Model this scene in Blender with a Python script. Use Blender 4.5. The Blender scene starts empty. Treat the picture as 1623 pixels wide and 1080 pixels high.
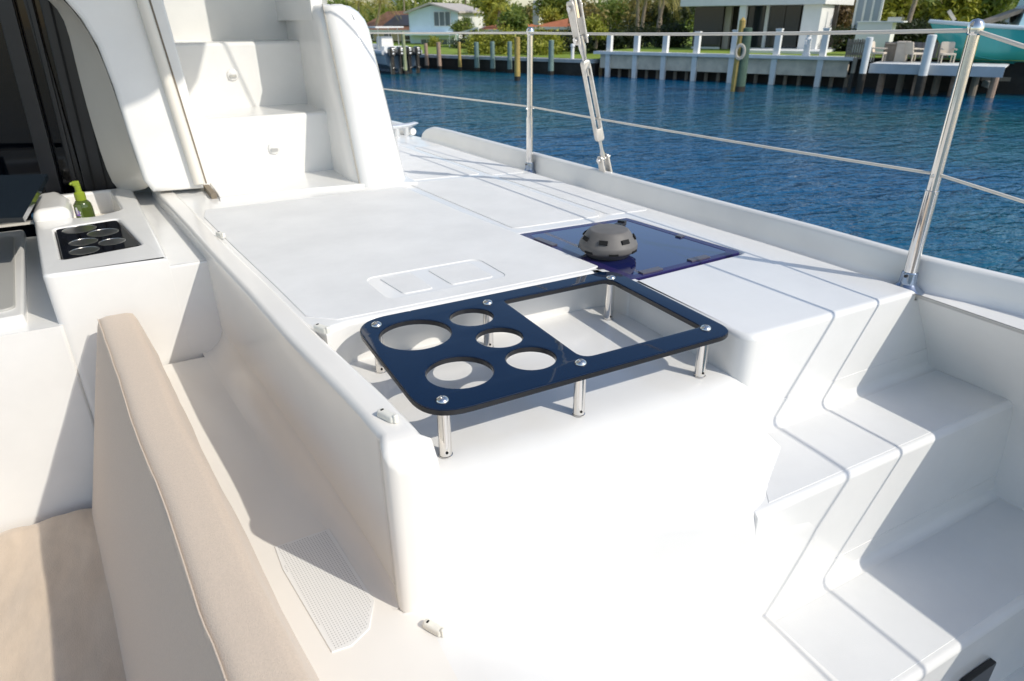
import bpy, bmesh, math, random
from mathutils import Vector, Matrix, noise
from mathutils.geometry import tessellate_polygon
random.seed(7)
sc = bpy.context.scene
col = sc.collection
PI = math.pi
R = math.radians
EYE = 3.4                                    # eye height above the water

# ------------------------------------------------------------------ camera
F_PX, YAW, PIT, ROL = 1057.26, R(27.98), R(25.756), R(-0.455)
fw = Vector((math.sin(YAW)*math.cos(PIT), math.cos(YAW)*math.cos(PIT), -math.sin(PIT)))
_r = fw.cross(Vector((0, 0, 1))).normalized(); _u = _r.cross(fw)
cR = math.cos(ROL)*_r + math.sin(ROL)*_u; cU = -math.sin(ROL)*_r + math.cos(ROL)*_u
cd = bpy.data.cameras.new('camera'); cam = bpy.data.objects.new('camera', cd); col.objects.link(cam)
cd.sensor_width = 36; cd.lens = F_PX/1623*36; cd.clip_start = .02; cd.clip_end = 4000
cam.matrix_world = Matrix(((cR.x, cU.x, -fw.x, 0), (cR.y, cU.y, -fw.y, 0), (cR.z, cU.z, -fw.z, EYE), (0, 0, 0, 1)))
cd.dof.use_dof = True; cd.dof.focus_distance = 1.35; cd.dof.aperture_fstop = 8.0
sc.camera = cam
sc.render.resolution_x, sc.render.resolution_y = 1024, 681

# ------------------------------------------------------------------ light
SUN = Vector((.61, -1.0, 1.0)).normalized()
EL = math.asin(SUN.z); AZ = math.atan2(SUN.x, SUN.y)
w = bpy.data.worlds.new('World'); sc.world = w; w.use_nodes = True
nt = w.node_tree; bg = nt.nodes['Background']
sky = nt.nodes.new('ShaderNodeTexSky'); sky.sky_type = 'NISHITA'; sky.sun_disc = False
sky.sun_elevation = EL; sky.sun_rotation = AZ; sky.air_density = 1.0; sky.dust_density = .8; sky.ozone_density = .7
nt.links.new(sky.outputs[0], bg.inputs[0]); bg.inputs[1].default_value = .15
sd = bpy.data.lights.new('sun', 'SUN'); sd.energy = 3.0; sd.angle = R(.53); sd.color = (1, .95, .86)
so = bpy.data.objects.new('sun', sd); col.objects.link(so)
so.rotation_euler = SUN.to_track_quat('Z', 'Y').to_euler(); so.location = (6, -10, 20)
vs = sc.view_settings; vs.view_transform = 'Standard'; vs.look = 'None'; vs.gamma = 1; vs.exposure = .10
sc.render.engine = 'CYCLES'; sc.cycles.max_bounces = 8; sc.cycles.caustics_reflective = False; sc.cycles.caustics_refractive = False

# ------------------------------------------------------------------ helpers
def ray(px, py): return fw + (px-811.5)/F_PX*cR - (py-540)/F_PX*cU
S0 = Vector((27.0, 37.6, 0)); T = Vector((.42, -.9075, 0)).normalized(); N = Vector((.9075, .42, 0)).normalized()
def B(px, py, d):                             # photo direction -> point on the vertical plane d metres inland of the sea wall
    r = ray(px, py); return r*((S0.dot(N)+d)/r.dot(N))
def BW(px, py, h=0):                          # photo direction -> point at height h above the water
    r = ray(px, py); return r*((h-EYE)/r.z)
def sh(s, d, h): return S0 + T*s + N*d + Vector((0, 0, h-EYE))
def sd_of(p): q = Vector(p)-S0; return q.dot(T), q.dot(N), p[2]+EYE

MATS = {}
def mat(name, color, rough=.5, metal=0, spec=.5, bump=0, bscale=50, var=0, vscale=3, coat=0, detail=4, dirt=None, alpha=1, trans=0, sheen=0, ior=1.45, emit=None, vcol=None, bdist=.01, stretch=None):
    m = bpy.data.materials.new(name); m.use_nodes = True; n = m.node_tree; p = n.nodes['Principled BSDF']
    p.inputs['Base Color'].default_value = (*color, 1); p.inputs['Roughness'].default_value = rough
    p.inputs['Metallic'].default_value = metal; p.inputs['Specular IOR Level'].default_value = spec
    p.inputs['Coat Weight'].default_value = coat; p.inputs['Coat Roughness'].default_value = .05
    p.inputs['Transmission Weight'].default_value = trans; p.inputs['IOR'].default_value = ior
    p.inputs['Sheen Weight'].default_value = sheen
    if var or bump:
        tc = n.nodes.new('ShaderNodeTexCoord'); src = tc.outputs['Object']
        if stretch:
            mp = n.nodes.new('ShaderNodeMapping'); mp.inputs['Scale'].default_value = stretch
            n.links.new(src, mp.inputs[0]); src = mp.outputs[0]
    if var:
        nz = n.nodes.new('ShaderNodeTexNoise'); nz.inputs['Scale'].default_value = vscale; nz.inputs['Detail'].default_value = detail
        nz.inputs['Roughness'].default_value = .6
        n.links.new(src, nz.inputs['Vector'])
        rp = n.nodes.new('ShaderNodeValToRGB'); rp.color_ramp.elements[0].position = .3; rp.color_ramp.elements[1].position = .7
        c0 = vcol if vcol else tuple(c*(1-var) for c in color)
        rp.color_ramp.elements[0].color = (*c0, 1); rp.color_ramp.elements[1].color = (*[min(1, c*(1+var*.5)) for c in color], 1)
        n.links.new(nz.outputs[0], rp.inputs[0]); n.links.new(rp.outputs[0], p.inputs['Base Color'])
    if bump:
        b2 = n.nodes.new('ShaderNodeTexNoise'); b2.inputs['Scale'].default_value = bscale; b2.inputs['Detail'].default_value = 3
        n.links.new(src, b2.inputs['Vector'])
        bp = n.nodes.new('ShaderNodeBump'); bp.inputs['Strength'].default_value = bump; bp.inputs['Distance'].default_value = bdist
        n.links.new(b2.outputs[0], bp.inputs['Height']); n.links.new(bp.outputs[0], p.inputs['Normal'])
    MATS[name] = m
    return m
M_GEL = mat('gelcoat', (.83, .815, .78), .22, bump=.12, bscale=6, var=.055, vscale=4, detail=8, coat=.3, bdist=.004)
M_NSK = mat('nonskid', (.79, .78, .755), .6, bump=.5, bscale=900, var=.07, vscale=6, detail=8, bdist=.0015)
M_TRD = mat('tread_grey', (.74, .735, .715), .55, bump=.3, bscale=700, var=.05, vscale=5, bdist=.001)  # thin sheet on the tread tops, slightly greyer than the gelcoat
M_GELC = mat('gelcoat_gloss_bounce', (.83, .795, .735), .16, spec=.35, bump=.06, bscale=2.2, var=.03, vscale=3, bdist=.005)  # glossy gelcoat; warm bounce on shaded coaming and ledge put into the tint
M_GELW = mat('gelcoat_warm', (.80, .745, .65), .25, bump=.1, bscale=5, var=.04, vscale=2, coat=.2, bdist=.004)
M_STEEL = mat('polished_steel', (.80, .77, .73), .09, 1, bump=.05, bscale=30, bdist=.002)
M_SATIN = mat('satin_steel', (.72, .70, .67), .28, 1, var=.15, vscale=25)
M_WIRE = mat('white_wire', (.78, .72, .62), .4, 0)
M_ACR = mat('navy_acrylic', (.0004, .011, .038), .03, spec=.5, bump=.02, bscale=4, bdist=.002)
M_BLK = mat('black_edge', (.018, .018, .02), .3)
M_VENT = mat('dark_grey_plastic', (.15, .14, .13), .55, bump=.2, bscale=400, var=.12, vscale=20, bdist=.0006)
M_HOLE = mat('black_void', (.004, .004, .004), .8)
M_HTINT = mat('hatch_tint', (.005, .011, .085), .03, spec=.8, coat=1)
M_HFRM = mat('hatch_purple', (.025, .02, .10), .2, spec=.6)
M_FAB = mat('beige_canvas', (.66, .535, .415), .95, bump=.8, bscale=500, var=.07, vscale=260, sheen=.25, bdist=.0012)
M_FABS = mat('seat_canvas', (.64, .52, .40), .95, bump=.8, bscale=500, var=.09, vscale=30, sheen=.25, bdist=.0012, stretch=(1, .35, 1))
M_DARK = mat('door_frame', (.012, .013, .017), .3, var=.2, vscale=9)
M_GLASS = mat('dark_glass', (.002, .003, .005), .04, spec=.35)
M_GAP = mat('caulk', (.22, .18, .13), .8)
M_YELL = mat('aged_plastic', (.80, .77, .68), .4, var=.1, vscale=60)
M_BLUEP = mat('sky_tinted_steel', (.30, .36, .46), .12, .9)  # polished base; bluish sky reflection put into the steel colour
M_TEAK = mat("teak_floor", (.52, .38, .25), .6, bump=.3, bscale=60, var=.2, vscale=8, stretch=(8, 1, 1))

def link(name, me, m=None, parent=None):
    o = bpy.data.objects.new(name, me); col.objects.link(o)
    if m is not None: me.materials.append(m)
    if parent is not None: o.parent = parent
    return o
def tag(o, label, cat, group=None, kind=None):
    o['label'] = label
    if cat: o['category'] = cat
    if group: o['group'] = group
    if kind: o['kind'] = kind
    return o
def struct(o, label=None):
    o['kind'] = 'structure'
    if label: o['label'] = label
    return o
def thing(name, label, cat, loc=(0, 0, 0), rz=0, group=None):
    o = bpy.data.objects.new(name, None); col.objects.link(o); o.empty_display_size = .05
    o.location = loc; o.rotation_euler = (0, 0, rz)
    return tag(o, label, cat, group)
class G:
    """collects faces; build() makes ONE mesh object"""
    def __init__(s): s.v = []; s.f = []
    def add(s, v, f):
        b = len(s.v); s.v += [Vector(p) for p in v]; s.f += [tuple(i+b for i in q) for q in f]; return s
    def box(s, c, size, rot=None, taper=1):
        hx, hy, hz = [q/2 for q in size]; M = rot or Matrix.Identity(3)
        P = [Vector((x*hx*(taper if z > 0 else 1), y*hy*(taper if z > 0 else 1), z*hz)) for z in (-1, 1) for y in (-1, 1) for x in (-1, 1)]
        return s.add([Vector(c)+M@p for p in P], [(0, 2, 3, 1), (4, 5, 7, 6), (0, 1, 5, 4), (2, 6, 7, 3), (0, 4, 6, 2), (1, 3, 7, 5)])
    def tube(s, pts, r, n=10, cap=True, twist=None):
        pts = [Vector(p) for p in pts]; rs = r if isinstance(r, (list, tuple)) else [r]*len(pts)
        V = []; up = None
        for i, p in enumerate(pts):
            a = pts[max(i-1, 0)]; b = pts[min(i+1, len(pts)-1)]; t = (b-a)
            t = t.normalized() if t.length > 1e-9 else Vector((0, 0, 1))
            if up is None: up = Vector((0, 0, 1)) if abs(t.z) < .9 else Vector((0, 1, 0))
            x = t.cross(up).normalized(); y = x.cross(t); up = y
            for k in range(n):
                a_ = 2*PI*k/n; V.append(p + (x*math.cos(a_)+y*math.sin(a_))*rs[i])
        Fs = [(i*n+k, i*n+(k+1) % n, (i+1)*n+(k+1) % n, (i+1)*n+k) for i in range(len(pts)-1) for k in range(n)]
        if cap: Fs += [tuple(range(n-1, -1, -1)), tuple((len(pts)-1)*n+k for k in range(n))]
        return s.add(V, Fs)
    def lathe(s, prof, n=32, c=(0, 0, 0), M=None):
        c = Vector(c); V = []
        for r_, z in prof:
            for k in range(n):
                a = 2*PI*k/n; p = Vector((r_*math.cos(a), r_*math.sin(a), z)); V.append(c+(M@p if M else p))
        L = len(prof); Fs = [(i*n+k, i*n+(k+1) % n, (i+1)*n+(k+1) % n, (i+1)*n+k) for i in range(L-1) for k in range(n)]
        if prof[0][0] > 1e-6: Fs.append(tuple(range(n-1, -1, -1)))
        if prof[-1][0] > 1e-6: Fs.append(tuple((L-1)*n+k for k in range(n)))
        return s.add(V, Fs)
    def slab(s, loops, z0, z1, r=.0, rb=0, tf=None, seg=3):
        """plan outline(s) extruded z0..z1 with a rounded top edge of radius r (holes: further loops)"""
        tf = tf or (lambda p: p); res = []
        for i, lp in enumerate(loops):
            lp = [Vector((p[0], p[1])) for p in lp]
            ar = sum(a.x*b.y-b.x*a.y for a, b in zip(lp, lp[1:]+lp[:1]))
            if (ar < 0) == (i == 0): lp.reverse()
            res.append(lp)
        def off(lp, d):
            out = []; n = len(lp)
            for i, p in enumerate(lp):
                a = (p-lp[i-1]); b = (lp[(i+1) % n]-p)
                a = a.normalized() if a.length > 1e-9 else Vector((1, 0)); b = b.normalized() if b.length > 1e-9 else a
                na = Vector((-a.y, a.x)); nb = Vector((-b.y, b.x)); m_ = (na+nb); q = m_.length
                m_ = m_/q if q > 1e-6 else na
                out.append(p+m_*(d/max(.35, m_.dot(na))))
            return out
        rings = []
        if rb:
            for k in range(seg+1):
                a = PI/2*k/seg; rings.append((rb*(1-math.sin(a)), z0+rb*(1-math.cos(a))))
        else: rings.append((0, z0))
        if r:
            for k in range(seg+1):
                a = PI/2*k/seg; rings.append((r*(1-math.cos(a)), z1-r+r*math.sin(a)))
        else: rings.append((0, z1))
        V = []; Fs = []; ids = []
        for lp in res:
            n = len(lp); st = len(V)
            for d, z in rings: V += [Vector((q.x, q.y, z)) for q in off(lp, d)]
            for i in range(len(rings)-1):
                for k in range(n):
                    Fs.append((st+i*n+k, st+i*n+(k+1) % n, st+(i+1)*n+(k+1) % n, st+(i+1)*n+k))
            ids.append((st, n))
        for top in (1, 0):
            idx = [[st+(len(rings)-1)*n*top+k for k in range(n)] for st, n in ids]
            flat = [i for l in idx for i in l]
            for t in tessellate_polygon([[Vector((V[i].x, V[i].y, 0)) for i in l] for l in idx]):
                t = tuple(flat[i] for i in t)
                a, b, c = [V[i] for i in t]; ccw = (b.x-a.x)*(c.y-a.y)-(b.y-a.y)*(c.x-a.x) > 0
                Fs.append(t if ccw == bool(top) else t[::-1])
        return s.add([tf(v) for v in V], Fs)
    def grid(s, rows, closed=False):
        nr = len(rows); nc = len(rows[0]); V = [p for r_ in rows for p in r_]
        Fs = [(i*nc+j, i*nc+(j+1) % nc, (i+1)*nc+(j+1) % nc, (i+1)*nc+j) for i in range(nr-1) for j in range(nc if closed else nc-1)]
        return s.add(V, Fs)
    def build(s, name, m, parent=None, smooth=True, ang=35, sub=0, org=None, solid=0):
        off = Vector(org) if org else Vector((0, 0, 0))
        me = bpy.data.meshes.new(name); me.from_pydata([p-off for p in s.v], [], s.f); me.update()
        bm = bmesh.new(); bm.from_mesh(me); bmesh.ops.recalc_face_normals(bm, faces=bm.faces[:]) if smooth != 'raw' else None
        bm.to_mesh(me); bm.free()
        if smooth and smooth != 'raw':
            for p in me.polygons: p.use_smooth = True
            me.set_sharp_from_angle(angle=R(ang))
        o = link(name, me, m, parent)
        if smooth and smooth != 'raw' and not sub:
            md = o.modifiers.new('wn', 'WEIGHTED_NORMAL'); md.keep_sharp = True; md.weight = 50
        if solid:
            md = o.modifiers.new('solid', 'SOLIDIFY'); md.thickness = solid; md.offset = -1
        if sub:
            md = o.modifiers.new('sub', 'SUBSURF'); md.levels = sub; md.render_levels = sub
        if org and parent is None: o.location = org
        return o
def interp(tab, t):
    for (a, x), (b, y) in zip(tab, tab[1:]):
        if a <= t <= b: return x+(y-x)*(t-a)/(b-a)
    return tab[0][1] if t < tab[0][0] else tab[-1][1]
def rrect(x0, y0, x1, y1, r, n=6):
    out = []
    for cx, cy, a0 in ((x1-r, y1-r, 0), (x0+r, y1-r, 90), (x0+r, y0+r, 180), (x1-r, y0+r, 270)):
        for k in range(n+1):
            a = R(a0+90*k/n); out.append((cx+r*math.cos(a), cy+r*math.sin(a)))
    return out
def rquad(c, r, n=6):                          # any convex polygon with rounded corners
    out = []; c = [Vector(p) for p in c]; m_ = len(c)
    for i in range(m_):
        p = c[i]; a = (c[i-1]-p).normalized(); b = (c[(i+1) % m_]-p).normalized()
        rr = r[i] if isinstance(r, (list, tuple)) else r
        half = a.angle(b)/2; d = rr/math.tan(half)
        s_ = p+a*d; e_ = p+b*d
        for k in range(n+1):
            t = k/n; out.append((s_*(1-t)**2 + p*2*t*(1-t) + e_*t*t)[:])
    return out
def circ(cx, cy, r, n=40): return [(cx+r*math.cos(2*PI*k/n), cy+r*math.sin(2*PI*k/n)) for k in range(n)]
def YZ(x0):                                    # outline given as (y, z), extruded along x
    return lambda p: Vector((p.z, p.x, p.y))
def copy_tree(o, parent=None):
    c = o.copy(); col.objects.link(c)
    if parent is not None: c.parent = parent
    for ch in list(o.children): copy_tree(ch, c)
    return c

#=========================================================================== THE BOAT WE STAND ON
ZD = -.612
boat = thing('catamaran', 'white catamaran in the foreground with side deck, boarding steps and stairs to the upper deck', 'boat', (.8, 1.6, -EYE))
BO = boat.location.copy()
def bp(g, name, m, parent=None, **k): return g.build(name, m, parent or boat, org=BO, **k)

XC = [(-.4, .30), (.85, .236), (.89, .234), (1.03, .222), (1.35, .178), (1.70, .141), (2.05, .099), (2.54, .046), (3.09, -.016), (3.4, -.05)]
XE = [(-1.5, 1.58), (.2, 1.605), (.88, 1.605), (1.25, 1.594), (1.72, 1.555), (2.51, 1.492), (3.54, 1.413), (4.3, 1.30), (5.5, 1.05), (7, .62), (9, -.2)]
xc = lambda y: interp(XC, y); xe = lambda y: interp(XE, y)
ys = lambda a, b, n: [a+(b-a)*i/n for i in range(n+1)]
HATCH = [(.97, 1.79), (1.388, 1.776), (1.452, 1.312), (1.032, 1.286)]
def rec(o): return [(1.035+o, .885), (1.035+o, 1.34+o), (1.02+o, 1.372+o), (.99+o, 1.385+o)]
outl = [(xe(y), y) for y in ys(.885, 7, 26)] + [(.2, 7), (.0, 4.2), (.03, 3.12)]
outl += [(xc(y)+.052, y) for y in ys(3.05, 1.42, 14)]
outl += [(.262, 1.36), (.285, 1.375), (.32, 1.385), (.60, 1.385), (.985, 1.385), (1.012, 1.378), (1.028, 1.362), (1.035, 1.335), (1.035, .94), (1.038, .915), (1.048, .896), (1.065, .886)]
g = G(); g.slab([outl, rquad(HATCH, .012)], -.9, ZD, r=.014, seg=4)
deck = bp(g, 'deck', M_GEL, ang=40)
# non-skid panels: thin raised sheets
EMB = rrect(.435, 1.462, .765, 1.635, .03)
EMB = [(x+.05*(y-1.55)*-1, y) for x, y in EMB]
p1 = [(.975, 1.80), (.93, 2.12), (.885, 2.60), (.14, 2.60)] + [(xc(y)+.075, y) for y in ys(2.5, 1.46, 8)] + [(.30, 1.405), (.98, 1.405), (1.02, 1.30+.115)]
def panel(loops, name='nonskid_panel', z=ZD, t=.0022): g = G(); g.slab(loops, z-.002, z+t, r=.0012, seg=1); return bp(g, name, M_NSK, deck)
panel([p1, EMB])
panel([rquad([(.485, 1.482), (.565, 1.482), (.555, 1.615), (.465, 1.615)], .012)], 'nonskid_pad')
panel([rquad([(.615, 1.482), (.735, 1.482), (.725, 1.615), (.600, 1.615)], .012)], 'nonskid_pad')
panel([rquad([(.992, 1.85), (1.33, 1.835), (1.275, 2.62), (.92, 2.66)], .03)])
panel([rquad([(.915, 2.70), (1.27, 2.66), (1.2, 3.6), (.97, 3.7)], .03)])
panel([rquad([(1.30, 2.62), (1.455, 2.60), (1.40, 3.4), (1.25, 3.45)], .02)])
panel([rquad([(1.36, 1.835), (1.52, 1.82), (1.47, 2.56), (1.305, 2.58)], .02)])

# drinks recess: its floor and the swelling face below it
cols_x = [.262, .30, .36, .5, .66, .8, .92, 1.0, 1.05, 1.10]
rows = []
rows.append([Vector((x, 1.42, -.714)) for x in cols_x])
rows.append([Vector((x, 1.2, -.714)) for x in cols_x])
rows.append([Vector((x, .98, -.714)) for x in cols_x])
rows.append([Vector((x, .925+.0*x, -.715)) for x in cols_x])
rows.append([Vector((x, .897, -.724)) for x in cols_x])
MASS = [(-.745, (.850, .842, .852, .858, .860, .858, .86, .868, .878, .895), .0), (-.80, (.848, .8405, .841, .832, .805, .775, .775, .82, .86, .90), -.012),
        (-.845, (.847, .840, .836, .812, .76, .69, .662, .775, .85, .90), -.02), (-.88, (.846, .839, .834, .80, .745, .685, .661, .659, .660, .668), -.03),
        (-1.0, (.846, .839, .833, .79, .735, .68, .659, .658, .660, .668), -.03), (-1.16, (.846, .839, .831, .785, .73, .675, .657, .656, .660, .668), -.03), (-1.8, (.84, .832, .82, .77, .72, .67, .655, .656, .660, .668), -.03)]
for z_, yy_, sh_ in MASS: rows.append([Vector((x+sh_*max(0, min(1, (x-.31)*2))*(1 if x < 1.04 else 0), y, z_)) for x, y in zip(cols_x, yy_)])
bp(G().grid(rows), 'drinks_recess', M_GEL, sub=2, ang=80)

# boarding steps
def profile_block(name, outline, x0, x1, parent, m=M_GEL, r=.004):
    g = G(); g.slab([outline], x0, x1, r=r, rb=r, seg=2, tf=YZ(0)); return bp(g, name, m, parent, ang=40)
def arc(cy, cz, r, a0, a1, n=6): return [(cy+r*math.cos(R(a0+(a1-a0)*k/n)), cz+r*math.sin(R(a0+(a1-a0)*k/n))) for k in range(n+1)]
o = profile_block('boarding_step', arc(.679, -.874, .014, 180, 90) + arc(.864, -.840, .020, 270, 360) + [(.884, -.80), (.95, -.80), (.95, -1.6), (.665, -1.6)], .885, 1.86, boat)
o2 = profile_block('boarding_step', arc(.424, -1.174, .014, 180, 90) + arc(.644, -1.14, .020, 270, 360) + [(.664, -1.10), (.72, -1.10), (.72, -1.9), (.41, -1.9)], .20, 1.90, boat)
o3 = profile_block('boarding_step', arc(.17, -1.47, .02, 180, 90) + [(.45, -1.45), (.45, -2.2), (.15, -2.2)], .70, 1.92, boat)
def tread(loop, z, par): g = G(); g.slab([loop], z-.002, z+.0012, r=.0008, seg=1); return bp(g, 'step_tread', M_TRD, par)
profile_block('riser_end', [(.8855, -.640), (.95, -.640), (.95, -.90), (.8855, -.90)], 1.58, 1.70, boat)
profile_block('riser_end', [(.8860, -.74), (.95, -.74), (.95, -.90), (.8860, -.90)], 1.62, 1.80, boat)
tread([(1.12, .857), (1.02, .80), (.96, .72), (.93, .682), (1.755, .682), (1.745, .857)], -.86, o)
tread([(.40, .40+.03), (1.81, .43), (1.80, .638), (.40, .638)], -1.16, o2)
# black fitting on the lowest riser
g = G(); g.slab([rrect(1.30, -1.36, 1.42, -1.285, .01)], 0, .012, r=.003, tf=lambda p: Vector((p.x, .408-p.z, p.y))); bp(g, 'locker_latch', M_BLK, o2)

# side wall of the steps (hull inner skin) and the bulwark
prof = [(-.006, -.6185), (.003, -.624), (.02, -.65), (.06, -.71), (.115, -.79), (.15, -.86), (.185, -.97), (.21, -1.16), (.22, -1.5), (.22, -2.2)]
rows = [[Vector((xe(y)+dx, y, z)) for dx, z in prof] for y in [-1.2, -.6, 0, .3, .5, .7, .78, .83, .87, .9]]
bp(G().grid(rows), 'side_wall', M_GEL, ang=60, sub=1)
prof = [(-.012, -.6185), (.0, -.622), (.006, -.632), (.034, -.634), (.041, -.626), (.046, -.60), (.052, -.558), (.058, -.549), (.070, -.546), (.082, -.549), (.088, -.560), (.096, -.62), (.20, -.80), (.27, -1.0), (.30, -1.4), (.26, -2.4), (.02, -3.6), (-.2, -4.2)]
def bprof(y):
    k = 1 if y < 3.63 else max(0, 1-((y-3.63)/.17)**2)**.5
    fl = max(0, min(1, (1.0-y)/.35)); fl = fl*fl*(3-2*fl)*.085; k *= 1-fl*1.6
    return [Vector((xe(y)+dx+(fl if dx > .03 else 0), y, z if z < -.634 or dx < .035 else -.634+(z+.634)*k)) for dx, z in prof]
rows = [bprof(y) for y in ys(-1.5, 3.6, 50)+ys(3.63, 3.80, 8)] + [bprof(y) for y in ys(3.85, 7, 12)]
bul = bp(G().grid(rows), 'bulwark', M_GEL, ang=60)
# hull bottom side towards inboard (closes the hull)
g = G(); g.grid([[Vector((xe(y)+dx, y, z)) for dx, z in ((-.2, -4.2), (-1.1, -4.0), (-1.5, -3.0), (-1.55, -2.0))] for y in ys(-1.5, 7, 8)]); bp(g, 'hull_bottom', M_GEL)
# small toe rail forward of the cleat
g = G(); g.tube([(xe(y)+.06, y, -.60) for y in ys(3.9, 4.6, 8)], [.02]+[.035]*7+[.02], n=10); bp(g, 'toe_rail', M_GEL)

# coaming on the cockpit side
g = G(); A = [(xc(y), y) for y in ys(.85, 3.12, 30)]
g.slab([[(.228, .885), (.2265, .872), (.226, .862), (.231, .850), (.245, .843), (.268, .842), (.29, .842), (.312, .8425), (.312, .868)] + [(xc(y)+.064, y) for y in ys(.88, .96, 5)+ys(1.0, 3.12, 26)] + [(xc(y), y) for y in ys(3.12, 1.0, 28)+ys(.96, .90, 4)]], -1.25, -.604, r=.014, seg=4)
for v_ in g.v:
    if v_.z > -.75:
        d_ = min(.045, max(0, .842+.045-v_.y)); v_.z -= .045-math.sqrt(max(0, .045**2-d_*d_))
coam = bp(g, 'cockpit_coaming', M_GELC, ang=45)
# concave lower flare of the coaming's inner side down to the ledge
rows = []
for y in ys(.862, 3.1, 30):
    x = xc(y); q = .010+.045*min(1, max(0, (y-.87)/.45))**1.3; rows.append([Vector((x-q*(1-math.cos(a_))+.001-.002*k_, y, -.9503+q*1.35*(1-math.sin(a_)))) for k_, a_ in enumerate([PI/2*m_/8 for m_ in range(9)])])
bp(G().grid(rows), 'coaming_fillet', M_GELC, coam, ang=80)
# ledge with perforated grille
g = G(); g.slab([[(-.17, 2.12), (-.14, 1.7), (-.08, 1.2), (-.03, .80), (.0, .40), (.02, .2), (.33, .2), (.33, .5), (.31, .846), (.24, .86), (.19, 1.3), (.12, 1.9), (.10, 2.12)]], -1.35, -.95, r=.02)
ledge = bp(g, 'ledge', M_GELC)
GR = [(.058, 1.13), (.060, 1.06), (.095, .828), (.128, .825), (.165, .845), (.192, .90), (.168, 1.13)]
g = G(); g.slab([GR], -.951, -.9480, r=.001, seg=1); gr = bp(g, 'speaker_grille', mat('grille_white', (.80, .79, .76), .4), ledge)
def inside(p, poly):
    c = False
    for (x1, y1), (x2, y2) in zip(poly, poly[1:]+poly[:1]):
        if (y1 > p[1]) != (y2 > p[1]) and p[0] < (x2-x1)*(p[1]-y1)/(y2-y1)+x1: c = not c
    return c
g = G(); ax = Vector((.116, -.993)); ay = Vector((.993, .116))
for i in range(-70, 90):
    for j in range(-40, 60):
        q = Vector((.12, 1.05))+ax*i*.0052+ay*j*.0052
        if q.y < 1.35 and all(inside((q.x+dx, q.y+dy), GR) for dx, dy in ((.006, 0), (-.006, 0), (0, .006), (0, -.006))):
            g.add([(q.x+.0014*math.cos(k*PI/3), q.y+.0014*math.sin(k*PI/3), -.9477) for k in range(6)], [(0, 1, 2, 3, 4, 5)])
o = bp(g, 'grille_holes', mat('grille_hole', (.52, .51, .49), .7), ledge, smooth=False); o['kind'] = 'stuff'
rows = [[Vector((.20, y, -.952)), Vector((.29, y, -.9490)), Vector((.36, y, -.956)), Vector((.5, y, -1.0)), Vector((.75, y, -1.10)), Vector((.98, y, -1.163))] for y in ys(.1, .85, 6)]
bp(G().grid(rows), 'cockpit_corner', M_GEL, ang=80)
# canvas clips along the coaming
for (x, y, z, a) in ((.165, 3.00, -.607, .2), (.147, 2.20, -.602, .3), (.252, 1.352, -.605, .45), (.262, .942, -.603, .4), (.262, .79, -.948, .5)):
    g = G(); Mz = Matrix.Rotation(a, 3, 'Z')
    g.slab([rrect(-.008, -.020, .008, .020, .005, 4)], 0, .011, r=.004, tf=lambda p: Vector((x, y, z))+Mz@p)
    g.slab([rrect(-.005, -.025, .005, -.017, .003, 3)], 0, .014, r=.003, tf=lambda p: Vector((x, y, z))+Mz@p)
    cl = bp(g, 'canvas_clip', M_YELL, coam)
    g = G(); g.box(Vector((x, y, z+.0105))+Mz@Vector((0, .012, 0)), (.006, .003, .003), Mz); bp(g, 'clip_slot', M_HOLE, cl, smooth=False)

# cockpit floor, seat base, wall behind counter
g = G(); g.slab([rrect(-3.0, -1.6, 1.0, 2.3, .05)], -1.95, -1.90); bp(g, 'cockpit_floor', M_TEAK)
g = G(); g.slab([rrect(-1.05, .1, .30, 2.115, .03)], -1.9, -1.42, r=.02); bp(g, 'seat_base', M_GEL)
g = G(); g.slab([[(-.10, 2.10), (.13, .1), (.2, .1), (.06, 1.2), (-.0, 2.10)]], -1.42, -.97, r=.01); bp(g, 'backrest_panel', M_GEL)

g = G(); g.slab([[(-3.3, -1.6), (-3.0, -1.6), (-3.0, 3.2), (-3.3, 3.2)]], -3.6, -.62, r=.03); bp(g, 'port_coaming', M_GEL)  # unseen port side and stern, added to bounce fill light into the cockpit
g = G(); g.slab([[(-3.0, -.2), (-2.3, -.2), (-2.3, 2.2), (-3.0, 2.2)]], -1.9, -1.40, r=.03); bp(g, 'port_seat', M_GEL)
g = G(); g.slab([[(-3.0, -1.75), (1.0, -1.75), (1.0, -1.55), (-3.0, -1.55)]], -3.6, -1.25, r=.03); bp(g, 'transom', M_GEL)

# stairs up to the flybridge
g = G(); g.slab([[(.205, 2.715), (.20, 3.2), (.95, 3.2), (.95, 2.60), (.78, 2.665), (.56, 2.70)]], -.7, -.598, r=.006); o_ = bp(g, 'stair_landing', M_GEL)
def stepblk(y, z0, z1, x0=.165, x1=.72):
    g = G(); r = .016
    g.slab([arc(y+r, z1-r, r, 180, 90)+[(y+1.4, z1), (y+1.4, z0), (y, z0)]], x0, x1, tf=YZ(0)); return bp(g, 'stair_step', M_GEL, ang=40)
s1 = stepblk(3.02, -.62, -.352); s2 = stepblk(3.375, -.36, -.082); s3 = stepblk(3.62, -.09, .2); s4 = stepblk(3.95, .19, .48)
for (x, y, z, p) in ((.475, 3.019, -.485, s1), (.405, 3.374, -.215, s2)):   # courtesy lights
    g = G(); Mx = Matrix.Rotation(PI/2, 3, 'X'); g.lathe([(.0001, .010), (.012, .009), (.022, .005), (.025, .0)], 20, (x, y, z), Mx); l_ = bp(g, 'courtesy_light', M_GEL, p)
    g = G(); g.box((x, y-.011, z-.004), (.028, .006, .010)); bp(g, 'light_slot', M_SATIN, p)
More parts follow.
